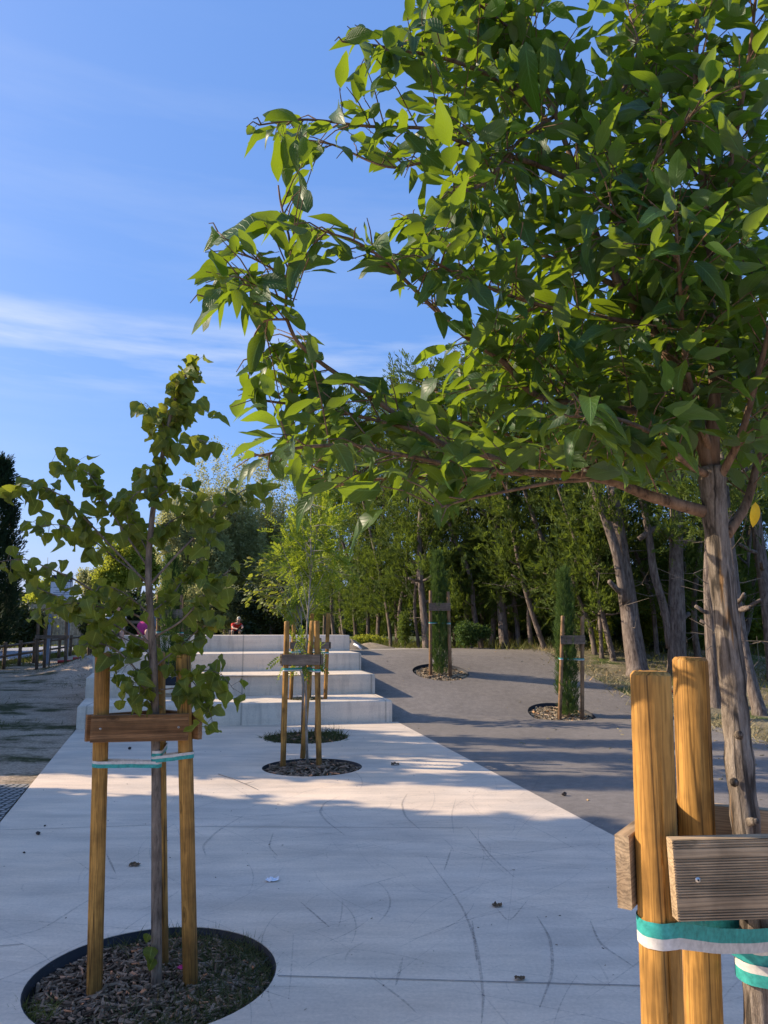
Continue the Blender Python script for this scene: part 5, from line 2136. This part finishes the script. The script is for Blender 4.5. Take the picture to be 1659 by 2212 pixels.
SHADE = True
if SHADE:
    for i, (x, y, h, r, n) in enumerate(((-12, 5.85, 8.6, 1.0, 5200), (-12.1, 7.75, 8.4, 1.02, 5200),
                                         (-11.2, 10.9, 6.1, .75, 1500), (-11.0, 12.3, 6.3, .8, 1600), (-11.3, 13.7, 5.9, .8, 1600), (-11.0, 15.3, 4.7, .9, 1900), (-11.3, 16.9, 4.3, .8, 1500), (-13.2, 18.2, 4.6, .9, 1500), (-13.9, 19.2, 5.2, .9, 1500),
                                         (-12.6, 10.4, 9.6, .22, 330), (-12.4, 12.0, 9.9, .25, 380), (-12.5, 13.3, 10.2, .2, 330),
                                         (-14.3, 20.3, 5.6, .9, 1700), (-15.6, 22.6, 5.6, .9, 1700), (-16.9, 25.2, 6.0, 1.0, 1700), (-18.3, 28.2, 6.4, 1.0, 1700))):
        shade_tree('tall dense tree beyond the left edge shading the slab', x, y, h, r, n, i, sc_=.55 if i < 2 else .4)

# ------------------------------------------------------------------ left background: fence, sign, pipes
def rail_fence():
    pts = [np.array((-11.55, 20.0)), np.array((-11.75, 24)), np.array((-12.0, 30)), np.array((-12.3, 46))]
    path = smooth_path([np.array((*p, 0)) for p in pts], 6, 1)
    L = plen(path)
    n = 25
    p0 = path[0]
    e = empty('rail_fence', 'low brown post and rail timber fence running back along the left', 'fence', (p0[0], p0[1], T(p0[0], p0[1])))
    ps = []
    for i in range(n):
        p, d = path_sample(path, i / (n - 1))
        z = T(p[0], p[1])
        ps.append((p[0], p[1], z))
        o = log_mesh(.98, .055, seed=i, n=10).build('post', M['fence'], e)
        o.matrix_parent_inverse = Matrix.Translation(-e.location)
        o.location = (p[0], p[1], z - .2)
        sharp(o, 40)
    for hgt in (.35, .66):
        for i in range(n - 1):
            mb = MB()
            a, b = np.array(ps[i]) + np.array((0, 0, hgt)), np.array(ps[i + 1]) + np.array((0, 0, hgt))
            mb.tube([a, b], .038, 8)
            mb.build('rail', M['fence'], e).matrix_parent_inverse = Matrix.Translation(-e.location)


rail_fence()


def far_frame(xs_, ytop, ybot, Y, label, stem):
    pts, tops = [], []
    for i, x in enumerate(xs_):
        a = P(x, ybot, Y + (.25 if i == 1 else 0))
        t = P(x, ytop, Y + (.25 if i == 1 else 0))
        a[2] = T(a[0], a[1])
        pts.append(a)
        tops.append(t)
    c = sum(pts) / 3
    frame3(c, pts, tops, .045, label, True, 'fence', pts[0][2] + .95, .1)
    e = empty('sapling', stem, 'sapling', c)
    mb = MB()
    mb.tube([np.array((0, 0, 0)), np.array((.02, 0, 1.0)), np.array((-.04, 0, 2.0))], [.02, .015, .005], 6)
    mb.build('stem', M['bark_smooth'], e)
    n = 36
    pos = np.stack((RNG.normal(size=n) * .14, RNG.normal(size=n) * .14, RNG.uniform(1.2, 2.1, n)), -1)
    cloud('foliage', HEART_S, pos, frames(randdir(n), randdir(n)), np.full(n, .11), RNG.random(n), M['leaf_heart'], e)


far_frame((83, 99, 144), 1335, 1395, 22.5, 'tall grey stakes before the rail fence, left of the sign posts', 'bare thin sapling between the tall grey stakes left of the sign')
far_frame((193, 224, 243), 1338, 1390, 25.5, 'tall grey stakes beside the left sign post', 'thin sapling tied to the stakes beside the left sign post')
far_frame((270, 310, 322), 1342, 1385, 29, 'tall grey stakes to the right of the sign', 'thin sapling tied to the stakes right of the sign')


def sign():
    Y = 25.2
    x0, x1 = P(207 * .54, 1240, Y)[0], P(291 * .54, 1240, Y)[0]
    zt, zb = P(140, 1242, Y)[2], P(140, 1299, Y)[2]
    cx = (x0 + x1) / 2
    e = empty('information_sign', 'white notice board with a dark header on two grey metal posts', 'sign', (cx, Y, T(cx, Y)))
    inv = Matrix.Translation(-e.location)
    for x in (x0 + .03, x1 - .05):
        mb = MB()
        z0 = T(x, Y) - .2
        mb.box((x, Y + .05, (z0 + zt) / 2), (.085, .06, zt - z0 - .02))
        mb.build('post', M['galv'], e, False).matrix_parent_inverse = inv
    mb = MB()
    mb.box((cx, Y, (zt + zb) / 2), (x1 - x0, .03, zt - zb))
    pn = mb.build('panel', M['sign_white'], e, False)
    pn.matrix_parent_inverse = inv
    hh = (zt - zb) * .27
    mb = MB()
    mb.box((cx, Y - .019, zt - hh / 2), (x1 - x0 - .01, .008, hh - .006))
    mb.build('header', M['sign_dark'], pn, False)

    def text(s, x, z, size, material, nm):
        cu = bpy.data.curves.new(nm, 'FONT')
        cu.body = s
        cu.size = size
        cu.extrude = .001
        t = bpy.data.objects.new(nm, cu)
        C.objects.link(t)
        bpy.context.view_layer.update()
        dg = bpy.context.evaluated_depsgraph_get()
        me = bpy.data.meshes.new_from_object(t.evaluated_get(dg))
        bpy.data.objects.remove(t)
        me.materials.clear()
        me.materials.append(material)
        o = mk(nm, me, pn)
        o.rotation_euler = (math.pi / 2, 0, 0)
        o.location = (x, Y - .027, z)
        return o
    text("E", x1 - .27, zt - hh * .42, .13, M['sign_white'], 'lettering')
    text("(5A", x1 - .30, zt - hh * .92, .17, M['sign_white'], 'lettering')
    mb = MB()
    rr = random.Random(3)
    for i in range(9):
        z = zt - hh - .06 - i * (zt - zb - hh - .12) / 9
        w = rr.uniform(.25, .55)
        mb.box((cx + rr.uniform(-.05, .1), Y - .0175, z), (w, .004, .018))
    mb.build('text_lines', M['sign_text'], pn, False)


sign()

for i, (x0, x1, y, Y) in enumerate(((232, 420, 2634, 25.0), (290, 420, 2654, 22.6))):
    a = P(x0 * .54, y * .54, Y)
    b = P(x1 * .54, y * .54, Y + .3)
    za = T(a[0], a[1]) + .035
    mb = MB()
    L = np.linalg.norm((b - a)[:2])
    m = 60
    mb.tube([np.array((a[0] + (b[0] - a[0]) * k / m, a[1] + (b[1] - a[1]) * k / m, za)) for k in range(m + 1)], [.055 + .006 * (k % 2) for k in range(m + 1)], 12)
    o = mb.build('drain_pipe', M['redpipe'])
    tag(o, ('longer red plastic pipe lying on the gravel before the fence', 'shorter red plastic pipe lying nearer the concrete steps')[i], 'pipe')


def picket():
    Y = 44
    a, b = P(62, 1300, Y), P(185, 1300, Y)
    e = empty('picket_fence', 'pale vertical board fence beyond the rail fence at the left', 'fence', (a[0], Y, T(a[0], Y)))
    inv = Matrix.Translation(-e.location)
    n = 24
    z0 = T(a[0], Y)
    zt = P(100, 1305, Y)[2]
    mb = MB()
    for i in range(n):
        x = a[0] + (b[0] - a[0]) * (i + .5) / n
        mb.box((x, Y, (z0 + zt) / 2 + random.uniform(-.03, .03)), ((b[0] - a[0]) / n * .88, .025, zt - z0))
    mb.build('boards', M['picket'], e, False).matrix_parent_inverse = inv
    mb = MB()
    for z in (z0 + .3, zt - .25):
        mb.box(((a[0] + b[0]) / 2, Y + .04, z), (b[0] - a[0], .05, .09))
    mb.build('rail', M['picket'], e, False).matrix_parent_inverse = inv


picket()
for i, (x, yt) in enumerate(((104, 1204), (131, 1213), (209, 1222), (219, 1214))):
    Y = 110
    p = P(x, yt, Y)
    mb = MB()
    mb.tube([(p[0], Y, .5), (p[0] + .1, Y, p[2] * .6), (p[0] + .05 * (i - 1), Y, p[2])], [.11, .08, .04], 6)
    o = mb.build('mast', M['galv'])
    tag(o, ('thin mast farthest left on the skyline', 'thin mast second from the left on the skyline', 'left one of two close thin masts above the sign', 'right one of two close thin masts above the sign')[i], 'mast')

# sand heap, kerb pieces and litter beyond the steps
def sand_heap(label, x, y, Y, rx, hgt):
    p = P(x, y, Y)
    z = T(p[0], Y)
    mb = MB()
    V = [(p[0], Y, z + hgt)]
    nr, na = 5, 18
    for i in range(1, nr + 1):
        for k in range(na):
            a = 6.283 * k / na
            q = i / nr
            V.append((p[0] + rx * q * math.cos(a) * (1 + .1 * math.sin(3 * a)), Y + rx * .6 * q * math.sin(a), z + hgt * (1 - q) ** 1.3 * (1 + .15 * math.sin(5 * a)) - (.06 if i == nr else 0)))
    fs = [(0, 1 + k, 1 + (k + 1) % na) for k in range(na)]
    for i in range(nr - 1):
        for k in range(na):
            a = 1 + i * na
            fs.append((a + k, a + na + k, a + na + (k + 1) % na, a + (k + 1) % na))
    mb.add(V, fs)
    o = mb.build('sand_heap', M['sand'])
    tag(o, label, 'sand heap')


sand_heap('small sand heap just right of the top concrete step', 757, 1390, 20.5, .55, .28)
sand_heap('low wider sand heap before the tree row', 800, 1398, 21.5, .8, .16)
mb = MB()
p = P(771, 1394, 20.2)
z = T(p[0], p[1])
mb.tube([(p[0] - .08, p[1], z + .14), (p[0] + .03, p[1] - .08, z + .09), (p[0] + .12, p[1] - .15, z + .01)], .028, 10)
tag(mb.build('white_pipe', M['paper']), 'short white pipe bending out of the sand heap', 'pipe')


def lump(name, label, cat, x, y, size, material, flat=.5, seed=0, z=0.0, pts=None):
    rs = random.Random(seed)
    g_ = G(x, y, z) if pts is None else pts
    mb = MB()
    V, fs = [], []
    na, nr = 9, 4
    for i in range(nr + 1):
        ph = math.pi * i / nr
        for k in range(na):
            a = 6.283 * k / na
            r = size * math.sin(ph) * rs.uniform(.65, 1.2)
            V.append((r * math.cos(a), r * math.sin(a) * .7, size * flat * (1 - math.cos(ph)) * rs.uniform(.8, 1.1)))
    for i in range(nr):
        for k in range(na):
            fs.append((i * na + k, i * na + (k + 1) % na, (i + 1) * na + (k + 1) % na, (i + 1) * na + k))
    mb.add(V, fs)
    o = mb.build(name, material, None, False)
    o.location = [float(a) for a in g_]
    o.rotation_euler = (0, 0, rs.uniform(0, 6))
    tag(o, label, cat)
    return o


def crumple(name, label, cat, x, y, size, material, seed):
    rs = random.Random(seed)
    g_ = G(x, y, 0.004)
    mb = MB()
    n = 7
    V = []
    for j in range(n):
        for i in range(n):
            V.append(((i / (n - 1) - .5) * size * 1.6 + rs.gauss(0, size * .06), (j / (n - 1) - .5) * size + rs.gauss(0, size * .06), abs(rs.gauss(.15, .16)) * size))
    mb.add(V, [(j * n + i, j * n + i + 1, (j + 1) * n + i + 1, (j + 1) * n + i) for j in range(n - 1) for i in range(n - 1)])
    o = mb.build(name, material, None, False)
    o.location = [float(a) for a in g_]
    tag(o, label, cat)


crumple('paper_scrap', 'crumpled white paper scrap on the shaded slab', 'litter', 588, 1902, .05, M['paper'], 2)
crumple('dry_leaf', 'curled brown leaf on the slab behind the near left stakes', 'leaf', 291, 1869, .045, M['dryleaf'], 3)
crumple('dry_leaf', 'dark curled leaf in the middle of the shaded slab', 'leaf', 1074, 1957, .035, M['dryleaf'], 4)
crumple('dry_leaf', 'small dark leaf lying on the slab joint line', 'leaf', 1123, 2114, .03, M['dryleaf'], 5)
crumple('dry_leaf', 'dry leaf right of the middle tree pit', 'leaf', 854, 1652, .06, M['dryleaf'], 6)
lump('stone', 'dark pebble at the left of the slab', 'stone', 82, 1803, .022, M['stone'], .6, 1)
lump('stone', 'dark stone on the slab behind the near left boards', 'stone', 280, 1619, .03, M['stone'], .6, 2)
lump('stone', 'dark pebble on the asphalt left of the thick golden stakes', 'stone', 1219, 1719, .03, M['stone'], .6, 3, 0.0)
lump('stone', 'tiny pebble on the slab, lowest at the left', 'stone', 52, 1843, .012, M['stone'], .5, 4)
lump('stone', 'tiny pebble beside the dark pebble at the left', 'stone', 97, 1785, .012, M['stone'], .5, 5)
crumple('litter', 'scrap of pink and white litter in the near left tree pit', 'litter', 397, 2092, .035, M['pink'], 9)
hp = hit(1447, 1497)
lump('litter', 'small red scrap at the edge of the verge behind the golden stakes', 'litter', 0, 0, .09, M['red'], .5, 6, 0, hp)
mb = MB()
g_ = G(470, 1690, .006)
mb.tube([G(471, 1672, .008), G(500, 1681, .01), G(530, 1693, .012), G(558, 1706, .008)], [.003, .003, .0025, .0015], 5)
mb.tube([G(530, 1693, .012), G(548, 1688, .02)], [.002, .001], 5)
tag(mb.build('twig', M['bark_smooth']), 'thin dry twig lying on the slab right of the near left stakes', 'twig')
# black watering hose beside the right trunk
mb = MB()
pp = [P(x, y, YT + dz) for x, y, dz in ((1560, 1830, .1), (1575, 1800, .12), (1610, 1772, .1), (1660, 1762, .05), (1710, 1790, 0), (1740, 1900, 0))]
mb.tube(smooth_path(pp, 4, 2), .008, 8)
tag(mb.build('watering_hose', M['greenhose']), 'black watering hose curling round the right foreground trunk', 'hose')

# ------------------------------------------------------------------ grass on the verge and yard
def scatter_poly(poly, n):
    out = []
    xs_ = [p[0] for p in poly]
    ys_ = [p[1] for p in poly]
    while len(out) < n:
        x, y = random.uniform(min(xs_), max(xs_)), random.uniform(min(ys_), max(ys_))
        if inpoly(x, y, poly):
            out.append((x, y))
    return out


grass_patch('dry_grass', scatter_poly([p for p in vpoly], 9000), lambda x, y: T(x, y) - .02, (.05, .16), M['straw'], .012, 1.0)
edge = []
for i in range(len(verge_edge) - 1):
    a, b = verge_edge[i], verge_edge[i + 1]
    for k in range(700):
        f = random.random()
        p = a + (b - a) * f
        edge.append((p[0] + random.gauss(.25, .3), p[1] + random.gauss(.25, .25)))
grass_patch('verge_straw', edge, lambda x, y: T(x, y) - .01, (.06, .22), M['straw'], .012, 1.3)
backg = [(random.uniform(3.0, 12), 0) for _ in range(7000)]
backg = [(x, random.uniform(15.6, 24) if x > 6 else random.uniform(20, 25)) for x, _ in backg]
grass_patch('undergrowth', backg, lambda x, y: T(x, y) - .1, (.15, .5), M['grass'], .022, .7)
backg2 = [(random.uniform(-7, 3.5), random.uniform(21.5, 30)) for _ in range(5000)]
grass_patch('undergrowth', backg2, lambda x, y: T(x, y) - .1, (.15, .45), M['grass'], .022, .7)
lg = scatter_poly([(-11.8, 12), (-5.2, 12.6), (-6.2, 17.5), (-9, 26), (-11.8, 26)], 16000)
lg = [p for p in lg if math.sin(p[0] * 1.3 + p[1] * .9) + math.sin(p[1] * 1.9 - p[0] * .4) + random.gauss(0, .5) > .7]
grass_patch('yard_grass', lg, lambda x, y: T(x, y) - .03, (.03, .09), M['grass_dark'], .012, 1.0)
lg = scatter_poly([(-12.9, 20), (-11.6, 20), (-12.1, 34), (-13.3, 34)], 3500)
grass_patch('fence_grass', lg, lambda x, y: T(x, y) - .03, (.08, .25), M['grass'], .014, .8)
fl = [(-9.2 + random.gauss(0, 2.2), random.gauss(10, 3)) for _ in range(900)]
lw = [(x, y) for x, y in scatter_poly([(-35, 30), (-17.1, 30), (-17.1, 58), (-35, 58)], 6000)]
grass_patch('lawn', lw, lambda x, y: T(x, y) - .16, (.1, .3), M['grass'], .03, .7)
# straw and leaf crumbs strewn on the asphalt
cr = scatter_poly(asp_poly, 2600)
cr = [p for p in cr if random.random() < .06 + .5 * sstep(p[0], 1.0, 6.5)]
n = len(cr)
pos = np.array([(x, y, T(x, y) + .004) for x, y in cr])
d = np.stack((RNG.normal(size=n), RNG.normal(size=n), RNG.normal(size=n) * .08), -1)
o = cloud('straw_crumbs', CHIP, pos, frames(d, np.tile((0, 0, 1.0), (n, 1))), RNG.uniform(.015, .06, n), RNG.random(n), M['straw'])
o['kind'] = 'stuff'
# specks on slab
cr = scatter_poly(slab_poly, 500)
n = len(cr)
pos = np.array([(x, y, .003) for x, y in cr])
d = np.stack((RNG.normal(size=n), RNG.normal(size=n), RNG.normal(size=n) * .05), -1)
o = cloud('leaf_crumbs', CHIP, pos, frames(d, np.tile((0, 0, 1.0), (n, 1))), RNG.uniform(.004, .016, n), RNG.random(n) * .3, M['mulch'])
o['kind'] = 'stuff'

# ------------------------------------------------------------------ people
def skin_body(name, verts, edges, rads, material, parent, sub=2, root=0):
    me = bpy.data.meshes.new(name)
    me.from_pydata([tuple(v) for v in verts], edges, [])
    o = mk(name, me, parent)
    md = o.modifiers.new('skin', 'SKIN')
    for i, v in enumerate(me.skin_vertices[0].data):
        r = rads[i]
        v.radius = (r, r) if not isinstance(r, tuple) else r
        v.use_root = (i == root)
    md.use_smooth_shade = True
    sb = o.modifiers.new('sub', 'SUBSURF')
    sb.levels = sb.render_levels = sub
    me.materials.append(material)
    return o


def person(label, loc, rz, joints, cloth, hair=None, extra_parts=(), s=1.0):
    """joints: dict of local points"""
    e = empty('person', label, 'person', loc)
    e.rotation_euler = (0, 0, rz)
    e.scale = (s, s, s)
    J = joints
    names = ['pelvis', 'waist', 'chest', 'neck', 'head', 'crown', 'shl', 'ell', 'wrl', 'hal', 'shr', 'elr', 'wrr', 'har', 'hpl', 'knl', 'anl', 'tol', 'hpr', 'knr', 'anr', 'tor']
    rad = dict(pelvis=.13, waist=.115, chest=(.14, .11), neck=.055, head=.085, crown=.07, shl=.062, ell=.043, wrl=.03, hal=.035, shr=.062, elr=.043, wrr=.03, har=.035, hpl=.088, knl=.06, anl=.042, tol=.035, hpr=.088, knr=.06, anr=.042, tor=.035)
    ed = [('pelvis', 'waist'), ('waist', 'chest'), ('chest', 'neck'), ('neck', 'head'), ('head', 'crown'), ('chest', 'shl'), ('shl', 'ell'), ('ell', 'wrl'), ('wrl', 'hal'), ('chest', 'shr'), ('shr', 'elr'), ('elr', 'wrr'), ('wrr', 'har'), ('pelvis', 'hpl'), ('hpl', 'knl'), ('knl', 'anl'), ('anl', 'tol'), ('pelvis', 'hpr'), ('hpr', 'knr'), ('knr', 'anr'), ('anr', 'tor')]
    idx = {n_: i for i, n_ in enumerate(names)}
    skin_body('body', [J[n_] for n_ in names], [(idx[a], idx[b]) for a, b in ed], [rad[n_] for n_ in names], M['skin'], e, 2)
    # shirt and shorts: slightly larger skins over the same joints
    up = lambda a, b, f: tuple(np.array(J[a]) + (np.array(J[b]) - np.array(J[a])) * f)
    v = [J['pelvis'], J['waist'], J['chest'], up('chest', 'neck', .6), J['shl'], up('shl', 'ell', .6), J['shr'], up('shr', 'elr', .6)]
    skin_body('shirt', v, [(0, 1), (1, 2), (2, 3), (2, 4), (4, 5), (2, 6), (6, 7)], [.15, .135, (.16, .13), .075, .078, .066, .078, .066], cloth[0], e, 2)
    v = [J['pelvis'], J['hpl'], up('hpl', 'knl', .95), J['hpr'], up('hpr', 'knr', .95)]
    skin_body('shorts', v, [(0, 1), (1, 2), (0, 3), (3, 4)], [.155, .105, .08, .105, .08], cloth[1], e, 2)
    for sd in ('l', 'r'):
        skin_body('shoe', [up('an' + sd, 'to' + sd, -.15), up('an' + sd, 'to' + sd, .5), up('an' + sd, 'to' + sd, 1.1)], [(0, 1), (1, 2)], [.05, .05, .042], cloth[2], e, 2)
    h, c = np.array(J['head']), np.array(J['crown'])
    fwd = np.array(J.get('face', (0, -1, 0)), float)
    # head details
    mb = MB()
    nose = h + fwd * .095
    mb.tube([nose + np.array((0, 0, .02)), nose + fwd * .018 + np.array((0, 0, -.01))], [.01, .014], 8)
    mb.build('nose', M['skin'], e)
    side = np.cross(fwd, (0, 0, 1))
    for sg in (-1, 1):
        mb = MB()
        p_ = h + side * sg * .035 + fwd * .088 + np.array((0, 0, .025))
        mb.tube([p_, p_ + fwd * .006], [.009, .004], 8)
        mb.build('eye', M['black'], e)
        mb = MB()
        p_ = h + side * sg * .09
        mb.tube([p_ + np.array((0, 0, -.025)), p_ + side * sg * .012 + np.array((0, 0, .03))], [.012, .018], 8)
        mb.build('ear', M['skin'], e)
    skin_body('hair', [h - fwd * .035 + np.array((0, 0, .01)), c - fwd * .02 + np.array((0, 0, .02)), c + fwd * .045 + np.array((0, 0, .015))], [(0, 1), (1, 2)], [.095, .09, .055], cloth[3], e, 2)
    return e


SEAT = dict(pelvis=(0, .1, .12), waist=(0, .12, .28), chest=(0, .12, .44), neck=(0, .10, .58), head=(0, .07, .70), crown=(0, .07, .79),
            shl=(.17, .12, .50), ell=(.22, .05, .26), wrl=(.16, -.14, .18), hal=(.13, -.22, .17), shr=(-.17, .12, .50), elr=(-.22, .06, .26), wrr=(-.16, -.14, .18), har=(-.13, -.22, .17),
            hpl=(.09, .06, .11), knl=(.12, -.36, .13), anl=(.11, -.34, -.29), tol=(.13, -.50, -.33), hpr=(-.09, .06, .11), knr=(-.12, -.36, .13), anr=(-.12, -.34, -.29), tor=(-.13, -.50, -.33))
# step 4 front edge in the left part
fr4 = O + LX * (ST * 3)
fl4 = front_L + np.array((-.30, .954)) * (ST * 3)


def on_step4(x):
    best = None
    for f in np.linspace(0, 1, 400):
        q = fl4 + (fr4 - fl4) * f
        s = proj(np.array([[q[0], q[1], 4 * SH]]))[0]
        if best is None or abs(s[0] - x) < best[0]:
            best = (abs(s[0] - x), q)
    return best[1]


q = on_step4(243)
ang = math.atan2(CX[1], CX[0])
J1 = dict(SEAT)
J1.update(wrr=(-.26, -.1, .12), har=(-.28, -.17, .08), head=(.02, .05, .69), crown=(.02, .05, .78))
person('person in a white t-shirt sitting on the top step, half hidden by leaves', (q[0], q[1] + .16, 4 * SH), ang + .25, J1, (M['tee_white'], M['shorts_grey'], M['paper'], M['hair']), s=.95)
q = on_step4(330)
person('dark haired person in a blue grey top sitting on the top step', (q[0], q[1] + .18, 4 * SH), ang - .2, SEAT, (M['tee_grey'], M['shorts'], M['black'], M['hair']), s=.82)
# pink bag on the top step
q = on_step4(306)
e = empty('backpack', 'pink and black backpack lying on the top step between the seated people', 'bag', (q[0], q[1] + .2, 4 * SH))
mb = MB()
V, fs = [], []
na, nr = 16, 8
for i in range(nr + 1):
    ph = math.pi * i / nr
    for k in range(na):
        a = 6.283 * k / na
        sx = abs(math.cos(a)) ** .6 * math.copysign(1, math.cos(a))
        sy = abs(math.sin(a)) ** .6 * math.copysign(1, math.sin(a))
        r = math.sin(ph) ** .5
        V.append((.17 * r * sx, .11 * r * sy, .16 * (1 - math.cos(ph))))
for i in range(nr):
    for k in range(na):
        fs.append((i * na + k, i * na + (k + 1) % na, (i + 1) * na + (k + 1) % na, (i + 1) * na + k))
mb.add(V, fs)
mb.build('pouch', M['pink'], e)
mb = MB()
mb.tube(smooth_path([(.06, .08, .3), (.2, .1, .26), (.23, .02, .12), (.16, -.04, .02)], 4, 2), .03, 8)
mb.build('shoulder_strap', M['black'], e)
mb = MB()
mb.tube(smooth_path([(-.05, 0, .31), (-.03, 0, .36), (.03, 0, .36), (.05, 0, .31)], 3, 1), .008, 6)
mb.build('handle', M['black'], e)

CROUCH = dict(pelvis=(0, .15, .42), waist=(.02, .08, .56), chest=(.06, -.04, .70), neck=(.09, -.12, .80), head=(.11, -.18, .90), crown=(.11, -.17, 0.99),
              shl=(.22, -.04, .74), ell=(.26, -.26, .62), wrl=(.18, -.42, .58), hal=(.15, -.48, .56), shr=(-.11, -.02, .72), elr=(-.16, -.24, .58), wrr=(-.05, -.42, .55), har=(-.02, -.48, .54),
              hpl=(.10, .12, .40), knl=(.17, -.24, .50), anl=(.14, -.02, .09), tol=(.16, -.20, .05), hpr=(-.10, .12, .40), knr=(-.16, -.24, .48), anr=(-.12, -.02, .09), tor=(-.13, -.20, .05))
p = P(507, 1366, 31)
person('person in a red top and cream cap crouching by the shrubs beyond the top step', (p[0], 31, T(p[0], 31)), .5, CROUCH, (M['red'], M['shorts'], M['black'], M['cream']), s=1.0)

# ------------------------------------------------------------------ light, world, camera
SUN_EL, SUN_DIR = R(29), np.array((-1.0, 0.15))
SUN_DIR = SUN_DIR / np.linalg.norm(SUN_DIR)
sv = Vector((SUN_DIR[0] * math.cos(SUN_EL), SUN_DIR[1] * math.cos(SUN_EL), math.sin(SUN_EL)))
ld = bpy.data.lights.new('sun', 'SUN')
ld.energy = 5.0
ld.angle = R(0.42)
ld.color = (1.42, 1.19, 0.90)
lo = bpy.data.objects.new('sun', ld)
C.objects.link(lo)
lo.rotation_euler = sv.to_track_quat('Z', 'Y').to_euler()
lo.location = (-20, 5, 20)

w = bpy.data.worlds.new('World')
sc.world = w
w.use_nodes = True
nt = w.node_tree
bg = nt.nodes['Background']
sky = node(nt, 'ShaderNodeTexSky', sky_type='NISHITA')
sky.sun_disc = False
sky.sun_elevation = SUN_EL
sky.sun_rotation = math.atan2(SUN_DIR[0], SUN_DIR[1])
sky.altitude = 50
sky.air_density = 1.0
sky.dust_density = 2.2
sky.ozone_density = 2.0
tc = node(nt, 'ShaderNodeTexCoord')
mp = node(nt, 'ShaderNodeMapping')
mp.inputs['Scale'].default_value = (1.1, 1.1, 9.0)
mp.inputs['Rotation'].default_value = (0, R(4), 0)
link(nt, tc.outputs['Generated'], mp.inputs['Vector'])
n1 = noise(nt, mp.outputs['Vector'], 2.1, 7, 0.55)
sx = node(nt, 'ShaderNodeSeparateXYZ')
link(nt, tc.outputs['Generated'], sx.inputs[0])
band = ramp(nt, sx.outputs['Z'], [(0.27, g3(.08)), (0.345, g3(1)), (0.365, g3(1)), (0.40, g3(.1)), (0.55, g3(.16)), (0.7, g3(0.0))])
cl = ramp(nt, n1, [(0.44, g3(0)), (0.74, g3(1))])
xm = ramp(nt, sx.outputs['X'], [(0.0, g3(.2)), (0.5, g3(.2)), (1.0, g3(.2))])
cf = mixc(nt, 1.0, band, cl, 'MULTIPLY')
m1 = node(nt, 'ShaderNodeMath', operation='MULTIPLY')
link(nt, cf, m1.inputs[0])
m1.inputs[1].default_value = 0.85
hs = node(nt, 'ShaderNodeHueSaturation', Saturation=1.42, Value=1.58)
link(nt, sky.outputs[0], hs.inputs['Color'])
dk = mixc(nt, 1.0, hs.outputs[0], (1.03, 0.965, 1.0), 'MULTIPLY')
dk = mixc(nt, 0.62, dk, (1.55, 2.85, 6.4))
colr = mixc(nt, m1.outputs[0], dk, (6.0, 6.4, 7.1))
link(nt, colr, bg.inputs['Color'])
bg.inputs['Strength'].default_value = 0.15

cam = bpy.data.cameras.new('camera')
cam.sensor_fit = 'VERTICAL'
cam.sensor_height = 36
cam.lens = F / 1024 * 36
cam.clip_start = 0.05
cam.clip_end = 2000
co = bpy.data.objects.new('camera', cam)
C.objects.link(co)
co.location = (0, 0, H)
co.rotation_euler = (math.pi / 2 + PITCH, 0, 0)
sc.camera = co
sc.view_settings.view_transform = 'Standard'
sc.view_settings.look = 'None'
sc.view_settings.exposure = 0
sc.view_settings.gamma = 1
sc.render.resolution_x, sc.render.resolution_y = 768, 1024
